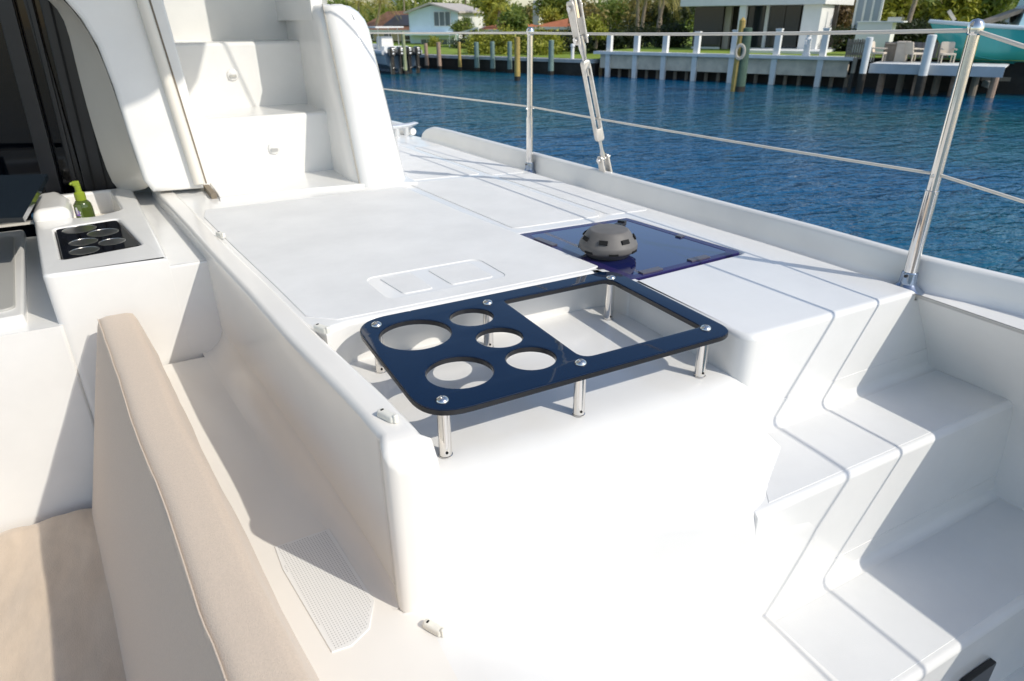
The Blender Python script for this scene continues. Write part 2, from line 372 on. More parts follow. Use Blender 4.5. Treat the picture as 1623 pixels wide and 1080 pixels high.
# wing beside the stairs
def wing_y(z): return 2.655+.40*(z+.6)
rows = []
for z in ([-.62, -.6]+ys(-.55, -.10, 8)+[-.04, .0, .03, .05, .058]):
    y0 = wing_y(min(z, -.04)); x1 = .935-.05*(z+.6)
    k = 0 if z < -.04 else min(1, (z+.04)/.098); dr = .075*(1-math.sqrt(max(0, 1-k*k)))
    if z >= -.04: y0 = wing_y(-.04)+(z+.04)*.4+dr*.8
    b = .03 if z < -.5 else .022
    rows.append([Vector(p) for p in ((.715, 4.2, z), (.712, 3.2, z), (.712, y0+.20, z), (.714, y0+.13, z), (.722+dr*.2, y0+.075, z), (.735+dr*.2, y0+.035, z), (.752+dr*.2, y0+.012, z), (.78, y0+.003, z), (.84-dr*.3, y0, z), (x1-.055-dr, y0+.002, z), (x1-.02-dr, y0+.012, z), (x1-dr, y0+.05, z), (x1+.004-dr, y0+.14, z), (x1+.006-dr, 3.4, z), (x1+.006-dr, 4.2, z))])
g = G(); g.grid(rows); n0 = len(rows[0]); g.f.append(tuple(range((len(rows)-1)*n0, len(rows)*n0))); wing = bp(g, 'stair_wing', M_GEL, ang=60)
g = G(); g.tube([r_[5]+Vector((-.002, -.001, 0)) for r_ in rows[1:]], .0022, 6); bp(g, 'wing_seam', mat('seam', (.42, .39, .33), .7), wing)
g = G(); g.slab([[(.712, 3.06), (.66, 3.9), (.66, 4.4), (.80, 4.4), (.80, 3.14), (.76, 3.06)]], .0, 1.1, r=.01); bp(g, 'stair_sidewall', M_GEL)
# panel left of the stairs, rail strip, and the salon door
def onY(px, py, Y): r = ray(px, py); return r*(Y/r.y)
def ypanel(name, pix, Y, th, m, parent=None, r=.006):
    P = [onY(a, b, Y) for a, b in pix]; g = G()
    g.slab([[(p.x, p.z) for p in P]], 0, th, r=r, tf=lambda p: Vector((p.x, Y+th-p.z, p.y))); return bp(g, name, m, parent)
cab = ypanel('cabin_panel', [(324, 300), (243, 306), (228, 288), (203, 215), (180, 140), (155, 75), (128, 30), (95, -8), (60, -30), (225, -30)], 2.90, .30, M_GEL, r=.02)
g = G(); a, b = onY(216, -30, 2.885), onY(316, 291, 2.885); a2, b2 = onY(228, -30, 2.89), onY(327, 291, 2.89)
g.tube([a, a.lerp(b, .5), b], .020, 12); bp(g, 'panel_rail', M_GELW, cab)
g = G(); g.tube([a2, b2], .003, 6); bp(g, 'panel_gap', M_GAP, cab)
ypanel('stair_cheek', [(333, 300), (318, 291), (262, 105), (228, -30), (250, -30), (300, 150)], 2.96, .5, M_GEL)
g = G(); g.box((.185, 2.86, -.607), (.02, .18, .03), Matrix.Rotation(.05, 3, 'Z')); bp(g, 'landing_gap', M_GAP)
# door recess jamb (curved reveal)
JO = [(240, 297), (226, 285), (203, 215), (180, 140), (155, 75), (128, 30), (95, -8), (60, -30)]
JI = [(196, 307), (178, 295), (160, 245), (136, 165), (116, 85), (104, 30), (78, -2), (50, -14)]
rows = []
for (a, b) in zip(JO, JI):
    A_ = onY(*a, 2.95); B_ = onY(*b, 3.24); rows.append([A_, A_.lerp(B_, .5)+Vector((.012, 0, 0)), B_])
jm = bp(G().grid(rows), 'door_jamb', M_GELW, ang=80, sub=1)
g = G(); g.slab([[(-1.6, -.75), (.06, -.75), (.06, .9), (-1.6, .9)], [(-1.5, -.74), (-.165, -.74), (-.165, .06), (-.26, .10), (-1.5, .10)]], 0, .05, tf=lambda p: Vector((p.x, 3.36-p.z, p.y))); bp(g, 'cabin_bulkhead', M_GELW)
g = G(); g.box((-.93, 3.345, -.30), (1.5, .006, 1.2)); door = bp(g, 'salon_door', M_GLASS, smooth=False)
for (x0, x1, yy, th) in ((-.262, -.150, 3.26, .05), (-.305, -.285, 3.29, .04), (-.40, -.345, 3.27, .05)):
    a = .03; g = G(); g.slab([[(x0+.05*0, -.75), (x1, -.75), (x1+.03, .12), (x0+.03, .12)]], 0, th, r=.004, tf=lambda p: Vector((p.x, yy+th-p.z, p.y))); bp(g, 'door_frame', M_DARK, door)
for (x0, x1) in ((-.232, -.226), (-.185, -.181)):
    g = G(); g.slab([[(x0, -.75), (x1, -.75), (x1+.03, .12), (x0+.03, .12)]], 0, .012, tf=lambda p: Vector((p.x, 3.255-p.z, p.y))); bp(g, 'door_track', M_HOLE, door)
g = G(); g.box((-.274, 3.315, -.33), (.024, .03, .85)); bp(g, 'door_track', M_DARK, door)
# flybridge overhang that shades the cabin front
FB = [(-3.2, 1.36), (.60, 1.36), (.81, 1.375), (.94, 1.43), (1.04, 1.54), (1.11, 1.73), (1.145, 1.93), (1.115, 2.09), (1.03, 2.21), (.95, 2.33), (.89, 2.5), (.85, 3.0), (.85, 5.0), (-3.2, 5.0)]
g = G(); g.slab([FB], 1.2, 1.34, r=.05, rb=.03); bp(g, 'flybridge_roof', M_GEL)

# ---- counter in the cockpit
ZC = -.625
CUP = [(-.331, 2.655), (-.142, 2.69), (-.075, 2.308), (-.288, 2.262)]
BAS = [(-.345, 3.19), (-.170, 3.215), (-.128, 2.83), (-.215, 2.765), (-.315, 2.80)]
cout = rquad([(-.012, 2.132), (-.325, 2.126), (-.40, 2.80), (-.42, 3.235), (-.09, 3.235)], [.001, .03, .02, .01, .01])
g = G(); g.slab([cout, rquad(CUP, .02), rquad(BAS, [.02, .02, .05, .05, .05])], -1.45, ZC, r=.010, seg=3)
counter = bp(g, 'counter', M_GEL, ang=40)
g = G(); g.slab([rquad([(-.334, 2.67), (-.13, 2.70), (-.06, 2.30), (-.29, 2.25)], .01)], -.75, -.70); bp(g, 'tray_well', M_GEL, counter)
g = G(); g.slab([rrect(-.36, 2.75, -.11, 3.23, .01)], -.76, -.715); bp(g, 'basin', M_GELW, counter)
g = G(); g.slab([rquad([(-.40, 2.78), (-.285, 2.80), (-.295, 3.0), (-.335, 3.13), (-.41, 3.1)], .03)], -.65, -.588, r=.03, seg=5); bp(g, 'sink_cover', M_GEL, counter)
g = G(); g.slab([[(-.03, 2.1324), (.115, 2.1324), (.03, 3.2), (-.10, 3.234)]], -1.45, -.652, r=.008); bp(g, 'counter_return', M_GEL, counter)
# unit left of the counter
g = G(); g.slab([rquad([(-.405, 2.18), (-.80, 2.15), (-.93, 3.22), (-.50, 3.22)], .02)], -.80, -.745, r=.010); un = bp(g, 'grill_lid', M_GEL)
g = G(); g.slab([rquad([(-.43, 2.24), (-.72, 2.22), (-.80, 3.1), (-.52, 3.1)], .03)], -.746, -.738, r=.004); bp(g, 'lid_panel', mat('grey_lid', (.42, .41, .38), .35), un)
g = G(); g.slab([rquad([(-.315, 2.124), (-1.4, 2.124), (-1.4, 3.2), (-.40, 3.2)], .01)], -1.9, -.775); bp(g, 'galley_base', M_GEL)
g = G(); g.box((-.395, 2.83, -.63), (.018, .03, .05)); bp(g, 'blue_label', mat('blue_plate', (.02, .09, .18), .35), counter)

#=========================================================================== HATCH
hl = G(); hl.slab([rquad([(.975, 1.784), (1.383, 1.770), (1.446, 1.318), (1.037, 1.292)], .012)], -.626, -.6115, r=.002, seg=1)
hatch = hl.build('deck_hatch', M_HTINT, None, org=(1.2, 1.54, -.63)); HO = (1.2, 1.54, -.63)
hatch.parent = boat; hatch.location = Vector(HO)-BO
def hp(g, name, m, parent=None): return g.build(name, m, parent or hatch, org=HO)
g = G(); g.slab([rquad([(.972, 1.787), (1.386, 1.773), (1.449, 1.315), (1.034, 1.289)], .012), rquad([(1.0, 1.765), (1.365, 1.752), (1.42, 1.335), (1.058, 1.312)], .02)], -.625, -.6105, r=.001, seg=1); hp(g, 'hatch_seal', M_HFRM)
for a, b in (((1.085, 1.305), (1.155, 1.308)), ((1.265, 1.318), (1.335, 1.322)), ((1.00, 1.71), (1.012, 1.62)), ((1.395, 1.52), (1.40, 1.50))):
    a = Vector((*a, -.609)); b = Vector((*b, -.609)); d = (b-a); g = G()
    g.box((a+b)/2+Vector((0, .008, 0)), (d.length, .02, .004), Matrix.Rotation(math.atan2(d.y, d.x), 3, 'Z')); hp(g, 'hatch_hinge', mat('hinge_grey', (.16, .15, .17), .35, .4) if 'hinge_grey' not in MATS else MATS['hinge_grey'])
vx, vy = 1.105, 1.49
g = G(); g.lathe([(.060, -.611), (.066, -.604), (.070, -.600), (.080, -.594), (.083, -.588), (.083, -.578), (.081, -.573), (.062, -.546), (.056, -.5385), (.051, -.5360), (.0001, -.5350)], 40, (vx, vy, 0)); vent = hp(g, 'mushroom_vent', M_VENT)
for k in range(7):
    a = 2*PI*k/7+.3; u_ = Vector((math.cos(a), math.sin(a), 0)); Mz = Matrix.Rotation(a, 3, 'Z') @ Matrix.Rotation(R(55), 3, 'Y')
    g = G(); g.box(Vector((vx, vy, -.5585))+u_*.0702, (.012, .024, .009), Mz); hp(g, 'vent_slot', M_HOLE, hatch)
    a += .39; u_ = Vector((math.cos(a), math.sin(a), 0)); g = G(); g.box(Vector((vx, vy, -.589))+u_*.080, (.008, .026, .006), Matrix.Rotation(a, 3, 'Z')); hp(g, 'vent_slot', M_HOLE, hatch)
g = G(); g.box((vx+.072, vy+.045, -.552), (.030, .022, .022), Matrix.Rotation(.5, 3, 'Z')); g.box((vx+.085, vy+.053, -.544), (.014, .022, .014), Matrix.Rotation(.5, 3, 'Z')); hp(g, 'vent_latch', M_BLK)

#=========================================================================== DRINKS RACK
RK = Vector((.668, 1.127, -.714))
rack = thing('cup_holder_table', 'navy blue cup holder table with five round holes standing on six steel legs', 'table', RK)
ZP = -.6
def rp(g, name, m, parent=None): return g.build(name, m, parent or rack, org=RK)
x0, x1, y0, y1 = .318, 1.020, .905, 1.352
out = rquad([(x1, y1), (x0, y1), (x0, y0), (x1, y0)], [.05, .085, .085, .05], n=10)
holes = [circ(.420, 1.227, .0765), circ(.5625, 1.251, .0492), circ(.569, 1.127, .0495), circ(.5795, 1.0125, .0502), circ(.4335, 1.028, .0645), rquad([(.975, 1.303), (.668, 1.303), (.668, .962), (.975, .962)], [.03, .012, .03, .012], n=6)]
g = G(); g.slab([out]+holes, ZP-.0135, ZP, r=.0022, rb=.0022, seg=2); plate = rp(g, 'table_top', M_ACR)
g = G()
def wall(lp, z0, z1, d):
    n = len(lp); c = Vector((sum(p[0] for p in lp)/n, sum(p[1] for p in lp)/n))
    q = [Vector(p)+(Vector(p)-c).normalized()*d for p in lp]
    g.add([(p.x, p.y, z0) for p in q]+[(p.x, p.y, z1) for p in q], [(k, (k+1) % n, n+(k+1) % n, n+k) for k in range(n)])
wall(out, ZP-.0112, ZP-.0022, .0006)
for h_ in holes: wall(h_, ZP-.0112, ZP-.0022, -.0006)
rp(g, 'edge_band', M_BLK)
BOLT = [(.3615, 1.3098), (.6293, 1.3045), (.9788, 1.2997), (.9736, .9492), (.6519, .9449), (.3634, .9447)]
for bx, by in BOLT:
    g = G(); g.lathe([(.0130, -.714), (.0130, -.7125), (.0118, -.712), (.0118, -.6145), (.0100, -.6137)], 24, (bx, by, 0)); lg = rp(g, 'leg', M_STEEL)
    g = G(); Mx = Matrix.Rotation(PI/2, 3, 'X'); g.lathe([(.0028, 0), (.0028, .0015), (.0001, .0016)], 10, (bx-.002, by-.0112, -.703), Mx); rp(g, 'set_screw', M_HOLE, lg)
    g = G(); g.lathe([(.0115, ZP), (.0115, ZP+.0015), (.0100, ZP+.0042), (.0068, ZP+.0064), (.0042, ZP+.0071), (.0040, ZP+.0045), (.0001, ZP+.0045)], 20, (bx, by, 0)); rp(g, 'bolt', M_STEEL)

#=========================================================================== STANCHIONS, LIFELINES, RIGGING
def stanchion(loc, top, label, r0=.0145):
    t = thing('lifeline_stanchion', label, 'stanchion', loc, group='stanchions along the side deck')
    g = G(); g.lathe([(.042, 0), (.042, .004), (.030, .012), (.021, .022), (.019, .05), (.0175, .052), (.0001, .052)], 28); g.build('base', M_BLUEP, t)
    H = top-loc[2]
    g = G(); g.tube([(0, 0, .01), (0, 0, H*.42), (0, 0, H*.42+.001), (0, 0, H-.012)], [r0+.0012, r0+.0012, r0-.001, r0-.002], 20); g.build('post', M_STEEL, t)
    g = G(); g.lathe([(.010, H-.02), (.0155, H-.014), (.0165, H-.004), (.0150, H+.006), (.009, H+.013), (.0001, H+.0155)], 20); g.build('cap', M_STEEL, t)
    g = G(); g.tube([(-.018, 0, H*.478), (.018, 0, H*.478)], .004, 8); g.build('wire_eye', M_SATIN, t)
    g = G(); g.tube([(-.017, -.004, .045), (-.024, -.004, .045)], .004, 8); g.build('set_screw', M_BLK, t)
    return t
SA = (1.634, .930, -.634); SB = (1.508, 2.655, -.634); SC = (1.2, 4.75, -.64)
stanchion(SA, -.022, 'nearest polished steel stanchion standing beside the boarding steps')
stanchion(SB, -.046, 'farther steel stanchion left of the rigging turnbuckle')
ZTA, ZTB = -.030, -.054; ZMA, ZMB = -.338, -.345
def onX(px, py, X): r = ray(px, py); return r*(X/r.x)
def wire(name, pts, label, r=.0028):
    g = G(); g.tube(pts, r, 8); o = g.build(name, M_WIRE, None, org=pts[1]); tag(o, label, 'wire', 'lifelines'); return o
eT = onX(1623, 74, 1.62); eM = onX(1623, 320, 1.62)
def ext(a, b, k): a = Vector(a); b = Vector(b); return a+(b-a)*k
A1 = Vector((SA[0], SA[1], ZTA)); A2 = Vector((SB[0], SB[1], ZTB)); M1 = Vector((SA[0], SA[1], ZMA)); M2 = Vector((SB[0], SB[1], ZMB))
def sag(a, b, s, n=8): return [a.lerp(b, i/n)+Vector((0, 0, -s*4*(i/n)*(1-i/n))) for i in range(n+1)]
up_aft = [Vector((1.60, -1.2, -.02)), Vector((1.61, -.5, -.075)), Vector((1.615, .0, -.105)), Vector((1.62, .40, -.105)), eT+Vector((0, 0, 0)), A1]
lo_aft = [Vector((1.60, -1.2, -.36)), Vector((1.61, -.4, -.385)), Vector((1.615, .2, -.385)), eM+Vector((0, 0, 0)), M1]
wire('upper_lifeline', up_aft+sag(A1, A2, .006)[1:]+[Vector((1.25, 4.6, -.075)), Vector((.6, 7, -.1))], 'upper lifeline wire running through the tops of the stanchions', .0046)
wire('lower_lifeline', lo_aft+sag(M1, M2, .004)[1:]+[Vector((1.25, 4.6, -.38)), Vector((.6, 7, -.4))], 'lower lifeline wire crossing the stanchions at mid height', .0038)

# shroud with turnbuckle
tb0 = Vector((1.602, 2.194, -.575)); tdir = (Vector((1.430, 2.194, .015))-tb0).normalized()
tb = thing('rigging_turnbuckle', 'large steel rigging turnbuckle rising from the gunwale between the two stanchions', 'turnbuckle', tb0)
Q = tdir.to_track_quat('Z', 'Y').to_matrix(); yv = Vector((0, 1, 0)); xv = tdir.cross(yv).normalized(); yv = xv.cross(tdir)
MB_ = Matrix((xv, yv, tdir)).transposed()
def L(p): return MB_@Vector(p)
M_RIG = mat('weathered_steel', (.78, .73, .66), .38, .55, var=.18, vscale=30)
def tp(g, name, m=M_RIG): return g.build(name, m, tb)
def cheek(z0, z1, w0, w1, off):
    out_ = [( -w0, z0), (w0, z0), (w1, z1-.012), (w1*.7, z1-.003), (0, z1), (-w1*.7, z1-.003), (-w1, z1-.012)]
    g = G(); g.slab([out_], -.004, .004, r=.002, rb=.002, seg=1, tf=lambda p: L((p.z+off, p.x, p.y))); return g
for o_ in (-.015, .015): tp(cheek(-.03, .095, .022, .017, o_), 'lower_toggle')
for o_ in (-.016, .016): tp(cheek(.512, .66, .018, .022, o_), 'upper_toggle')
for z_, r_ in ((.078, .010), (.530, .011), (.635, .011)):
    g = G(); g.tube([L((-.027, 0, z_)), L((.027, 0, z_))], r_, 14); tp(g, 'clevis_pin', M_STEEL)
g = G(); g.tube([L((0, 0, .07)), L((0, 0, .10)), L((0, 0, .115)), L((0, 0, .20))], [.010, .010, .0065, .0065], 12); tp(g, 'lower_screw', M_SATIN)
g = G(); g.tube([L((0, 0, .40)), L((0, 0, .47)), L((0, 0, .50)), L((0, 0, .54))], [.008, .009, .014, .013], 12); tp(g, 'upper_screw', M_SATIN)
bo = rrect(-.017, .15, .017, .455, .012, 4); bi = rrect(-.0085, .20, .0085, .425, .006, 4)
g = G(); g.slab([bo, bi], -.011, .011, r=.004, rb=.004, seg=2, tf=lambda p: L((p.x, p.z, p.y))); tp(g, 'turnbuckle_body')
g = G(); g.tube([L((0, 0, .60)), L((0, 0, .70)), L((0, 0, .72)), L((0, 0, 9))], [.014, .014, .005, .0035], 10); tp(g, 'shroud_wire', M_STEEL)
g = G(); g.box(L((0, 0, -.05))+Vector((-.01, 0, 0)), (.014, .06, .09)); tp(g, 'chainplate', M_SATIN)

# mooring cleat
ct = thing('mooring_cleat', 'small white metal mooring cleat on the far side deck edge', 'cleat', (1.335, 3.86, ZD))
M_CL = mat('cleat_metal', (.80, .80, .80), .25, .6)
cz = Matrix.Rotation(.35, 3, 'Z')
for s_ in (-.035, .035):
    g = G(); g.tube([cz@Vector((s_, 0, -.002)), cz@Vector((s_, 0, .045))], [.017, .014], 12); g.build('foot', M_CL, ct)
g = G(); g.tube([cz@Vector(p) for p in ((-.125, 0, .058), (-.10, 0, .058), (-.05, 0, .053), (.05, 0, .053), (.10, 0, .058), (.125, 0, .058))], [.004, .011, .014, .014, .011, .004], 12); g.build('horn', M_CL, ct)

#=========================================================================== CUSHIONS
def fab(p, a, s): return noise.noise(Vector(p)*s)*a
cu = thing('back_cushion', 'beige canvas backrest cushion leaning against the white coaming', 'cushion', (-.2, 1.2, -1.31))
CO = cu.location.copy()
def section(y):
    dx = (2.05-y)*.120
    c = [(-.388, -1.37), (-.226, -.768), (-.219, -.748), (-.20, -.742), (-.150, -.742), (-.135, -.746), (-.128, -.762), (-.102, -.87), (-.105, -1.0), (-.22, -1.37)]
    pts = []
    for i, (x, z) in enumerate(c): pts.append(Vector((x+dx, y, z)))
    out_ = []
    for i, p in enumerate(pts):
        q = pts[(i+1) % len(pts)]; n = 10 if (q-p).length > .15 else 3 if (q-p).length > .03 else 1
        for k in range(n): out_.append(p.lerp(q, k/n))
    return out_
rows = []
yy = [2.06, 2.058, 2.05, 2.035]+ys(2.0, .25, 50)
for i, y in enumerate(yy):
    sec = section(max(min(y, 2.06), .2)); k = (1.0 if i > 3 else (.90, .95, .98, .995)[i])
    c = sum(sec, Vector())/len(sec); r_ = []
    for p in sec:
        d = (p-c); q = c+Vector((d.x*k, d.y, d.z*(1-(1-k)*.25)))
        q.y = y
        n_ = fab(q, .006, 2.6)+fab(q, .0012, 14); q += Vector((n_*(1.6 if p.x-c.x > .0 and q.z > -.9 else .6), 0, n_*.35 if q.z > -.8 else 0))
        r_.append(q)
    rows.append(r_)
g = G(); g.grid(rows, closed=True); n0 = len(rows[0]); g.f.append(tuple(range(n0)))
body = g.build('cushion_body', M_FAB, cu, org=CO, ang=70)
nn = len(rows[0]); ie = min(range(nn), key=lambda i: (rows[20][i]-(Vector((-.212, rows[20][0].y, -.757))+Vector(((2.05-rows[20][0].y)*.12, 0, 0)))).length)
g = G(); g.tube([r_[ie]+Vector((-.0015, 0, .0015)) for r_ in rows[1:]], .0014, 8); g.build('piping', M_FAB, cu, org=CO)
sc_ = thing('seat_cushion', 'beige canvas seat cushion in the lower left corner', 'cushion', (-.6, 1.2, -1.42))
rows = []
nx, ny = 40, 60
g = G(); rows = []
for j in range(ny+1):
    y = 2.10-j/ny*1.95; r_ = []
    for i in range(nx+1):
        x = -1.0+i/nx*.86
        e = min((x+1.0), (-.14-x)+.1, (2.10-y), y-.15); drop = .03*(1-min(1, e/.05))**2
        r_.append(Vector((x, y, -1.355-drop+fab((x, y, 0), .010, 4)+fab((x*2.5, y*.7, 3), .009, 7))))
    rows.append(r_)
edge = [r_[0] for r_ in rows] + rows[-1][1:] + [r_[-1] for r_ in rows[::-1]][1:] + rows[0][::-1][1:-1]
g.grid(rows); g.build('cushion_top', M_FABS, sc_, org=sc_.location, ang=80)
g = G(); n0 = len(edge); g.add(edge+[Vector((p.x, p.y, -1.42)) for p in edge], [(k, (k+1) % n0, n0+(k+1) % n0, n0+k) for k in range(n0)]); g.build('cushion_side', M_FABS, sc_, org=sc_.location)

#=========================================================================== COUNTER THINGS
tray = thing('cup_tray', 'small black cup tray with five round holes set in the cockpit counter', 'tray', (-.21, 2.48, -.70))
g = G(); hs = [(-.255, 2.612, .050), (-.185, 2.528, .046), (-.238, 2.440, .040), (-.158, 2.398, .038), (-.232, 2.335, .040)]
g.slab([rquad([(-.326, 2.648), (-.146, 2.682), (-.081, 2.312), (-.285, 2.268)], .018)]+[circ(x, y, r_, 28) for x, y, r_ in hs], -.634, -.627, r=.001, seg=1); g.build('tray_plate', mat('black_acrylic', (.006, .006, .008), .06), tray, org=tray.location)
for x, y, r_ in hs:
    g = G(); g.lathe([(r_+.001, -.6268), (r_-.001, -.6262), (r_-.002, -.63), (r_-.002, -.634)], 28, (x, y, 0)); g.build('hole_rim', M_SATIN, tray, org=tray.location)
g = G()
for x, y in ((-.30, 2.31), (-.11, 2.35), (-.17, 2.64), (-.305, 2.62)): g.tube([(x, y, -.70), (x, y, -.634)], .006, 8)
g.build('tray_support', M_SATIN, tray, org=tray.location)

bt = thing('soap_bottle', 'green soap bottle with lime pump top standing in the counter basin', 'bottle', (-.262, 3.02, -.714))
M_BOT = mat('green_bottle', (.055, .085, .012), .12, spec=.6, coat=.4)
M_LIM = mat('lime_plastic', (.24, .31, .025), .35)
g = G(); g.lathe([(.024, 0), (.030, .004), (.032, .012), (.032, .070), (.029, .086), (.022, .096), (.017, .100), (.0001, .101)], 24); g.build('bottle_body', M_BOT, bt)
g = G(); g.lathe([(.017, .098), (.019, .101), (.019, .126), (.013, .131), (.011, .133), (.0105, .158), (.0001, .158)], 20); pu = g.build('pump_collar', M_LIM, bt)
g = G(); g.slab([rquad([(-.014, -.009), (.010, -.009), (.010, .009), (-.014, .009)], .004)], .156, .172, r=.004); g.tube([(-.010, 0, .166), (-.018, -.004, .165), (-.020, -.005, .160)], .0045, 8); g.build('pump_head', M_LIM, bt)
def wrap(name, a0, a1, z0, z1, m, r=.0325):
    g = G(); n = 8; g.add([(r*math.cos(R(a0+(a1-a0)*k/n)), r*math.sin(R(a0+(a1-a0)*k/n)), z) for z in (z0, z1) for k in range(n+1)], [(k, k+1, n+2+k, n+1+k) for k in range(n)]); return g.build(name, m, bt)
wrap('label', 205, 262, .018, .088, mat('label_green', (.11, .16, .05), .5))
M_VIO = mat('violet_print', (.30, .20, .62), .5); M_WPR = mat('white_print', (.75, .75, .80), .5)
wrap('label_mark', 214, 244, .045, .066, M_VIO, .0328); wrap('label_mark', 222, 236, .052, .078, M_WPR, .0330)
for k in range(4): wrap('label_print', 246+k*.0, 250+2*(k % 2), .022+k*.011, .029+k*.011, M_WPR, .0329)
# dark glossy folding table top at far left
tbk = thing('folding_table', 'dark glossy tabletop tilted in front of the salon door at far left', 'table', (-.62, 2.62, -.72))
g = G(); n_ = Vector((-.25, -.5, .83)).normalized(); Mq = n_.to_track_quat('Z', 'Y').to_matrix()
P4 = [onY(75, 276, 2.95), onY(-160, 282, 2.95), onY(-160, 352, 2.60), onY(36, 345, 2.55)]
g.add([p for p in P4]+[p+Vector((0, .01, -.018)) for p in P4], [(0, 1, 2, 3), (7, 6, 5, 4), (0, 4, 5, 1), (1, 5, 6, 2), (2, 6, 7, 3), (3, 7, 4, 0)]); g.build('table_leaf', mat('smoked_glass', (.012, .018, .024), .06, spec=.7, coat=.4), tbk, org=tbk.location, smooth=False)
g = G(); g.tube([(-.62, 2.72, -.72), (-.62, 2.74, -.57)], .02, 12); g.build('table_stay', M_DARK, tbk, org=tbk.location)

#=========================================================================== WATER, SHORE
def water_mat():
    m = bpy.data.materials.new('canal_water'); m.use_nodes = True; n = m.node_tree; p = n.nodes['Principled BSDF']
    p.inputs['Base Color'].default_value = (.003, .055, .125, 1); p.inputs['Roughness'].default_value = .06; p.inputs['IOR'].default_value = 1.33; p.inputs['Specular IOR Level'].default_value = .42
    tc = n.nodes.new('ShaderNodeTexCoord'); mp = n.nodes.new('ShaderNodeMapping'); mp.inputs['Rotation'].default_value = (0, 0, R(25)); mp.inputs['Scale'].default_value = (1, 1.7, 1)
    n.links.new(tc.outputs['Object'], mp.inputs[0]); last = None
    for sc_n, det, st_, ds in ((.5, 2, .38, .34), (1.4, 3, .62, .2), (5, 2, .6, .05)):
        nz = n.nodes.new('ShaderNodeTexNoise'); nz.inputs['Scale'].default_value = sc_n; nz.inputs['Detail'].default_value = det; nz.inputs['Distortion'].default_value = .6
        n.links.new(mp.outputs[0], nz.inputs['Vector']); b = n.nodes.new('ShaderNodeBump'); b.inputs['Strength'].default_value = st_; b.inputs['Distance'].default_value = ds
        n.links.new(nz.outputs[0], b.inputs['Height'])
        if last: n.links.new(last.outputs[0], b.inputs['Normal'])
        last = b
    n.links.new(last.outputs[0], p.inputs['Normal'])
    v = n.nodes.new('ShaderNodeTexNoise'); v.inputs['Scale'].default_value = .09; n.links.new(tc.outputs['Object'], v.inputs['Vector'])
    rp = n.nodes.new('ShaderNodeValToRGB'); rp.color_ramp.elements[0].position = .38; rp.color_ramp.elements[1].position = .62
    rp.color_ramp.elements[0].color = (.0005, .080, .185, 1); rp.color_ramp.elements[1].color = (.003, .088, .12, 1)
    n.links.new(v.outputs[0], rp.inputs[0]); n.links.new(rp.outputs[0], p.inputs['Base Color'])
    return m
g = G(); g.add([(-600, -600, -EYE), (900, -600, -EYE), (900, 900, -EYE), (-600, 900, -EYE)], [(0, 1, 2, 3)])
struct(g.build('canal_water', water_mat(), None, smooth=False), 'blue rippled canal water')

M_LAWN = mat('lawn_grass', (.25, .34, .04), .9, bump=.6, bscale=30, var=.35, vscale=1.2, bdist=.05)
M_CONC = mat('sea_wall_concrete', (.74, .64, .50), .85, bump=.3, bscale=12, var=.25, vscale=1.6, bdist=.02)
M_CAP = mat('white_cap', (.78, .78, .75), .6, var=.12, vscale=2)
M_WET = mat('wet_stain_and_void', (.030, .026, .020), .6, bump=.5, bscale=8, var=.5, vscale=2, bdist=.03)
M_WHT = mat('white_house_paint', (.82, .80, .76), .7, var=.06, vscale=1)
M_TIMB = mat('grey_timber', (.30, .25, .19), .85, bump=.4, bscale=20, var=.3, vscale=4, bdist=.01, stretch=(1, 1, .3))
M_TIMP = mat('pinkish_timber', (.42, .29, .21), .85, bump=.4, bscale=20, var=.3, vscale=4, bdist=.01)
M_TIMG = mat('green_weathered_timber', (.19, .27, .24), .85, bump=.4, bscale=20, var=.3, vscale=4, bdist=.01)
M_TIMY = mat('yellow_timber', (.46, .33, .10), .8, bump=.4, bscale=20, var=.3, vscale=3, bdist=.01)
M_PDARK = mat('dark_green_timber', (.07, .12, .085), .8, bump=.4, bscale=20, var=.3, vscale=3, bdist=.01)
MS = Matrix((T, N, Vector((0, 0, 1)))).transposed()
def sbox(g, s0, s1, d0, d1, h0, h1): return g.box(sh((s0+s1)/2, (d0+d1)/2, (h0+h1)/2), (abs(s1-s0), abs(d1-d0), h1-h0), MS)
def sp(px, py, d): return sd_of(B(px, py, d))
sL = sp(470, 90, 0)[0]; sM = sp(944, 90, 0)[0]; sR = sp(1342, 90, 0)[0]; sE = 60
g = G(); g.add([sh(-140, .6, 1.0), sh(sM, .6, 1.0), sh(sM, 200, 1.2), sh(-140, 200, 1.2)], [(0, 1, 2, 3)])
g.add([sh(sM, .3, 1.48), sh(80, .3, 1.48), sh(80, 200, 1.5), sh(sM, 200, 1.5)], [(0, 1, 2, 3)])
struct(g.build('lawn', M_LAWN, None, smooth=False), 'green lawn behind the sea wall')

# lower sea wall on the left
wl = thing('sea_wall', 'low dark stained sea wall with pale cap below the green lawn', 'sea wall', sh((sL+sM)/2, 0, -.5))
g = G(); sbox(g, -120, sM, -.05, .5, -1, .78); g.build('wall_face', M_WET, wl, org=wl.location)
ss = ys(sL, sM, 9)
for a, b in zip(ss, ss[1:]):
    g = G(); sbox(g, a+.02, b-.02, -.22, .6, .78, .98); g.build('cap_stone', mat('blue_grey_cap', (.45, .46, .45), .8, var=.2, vscale=2) if 'blue_grey_cap' not in MATS else MATS['blue_grey_cap'], wl, org=wl.location)
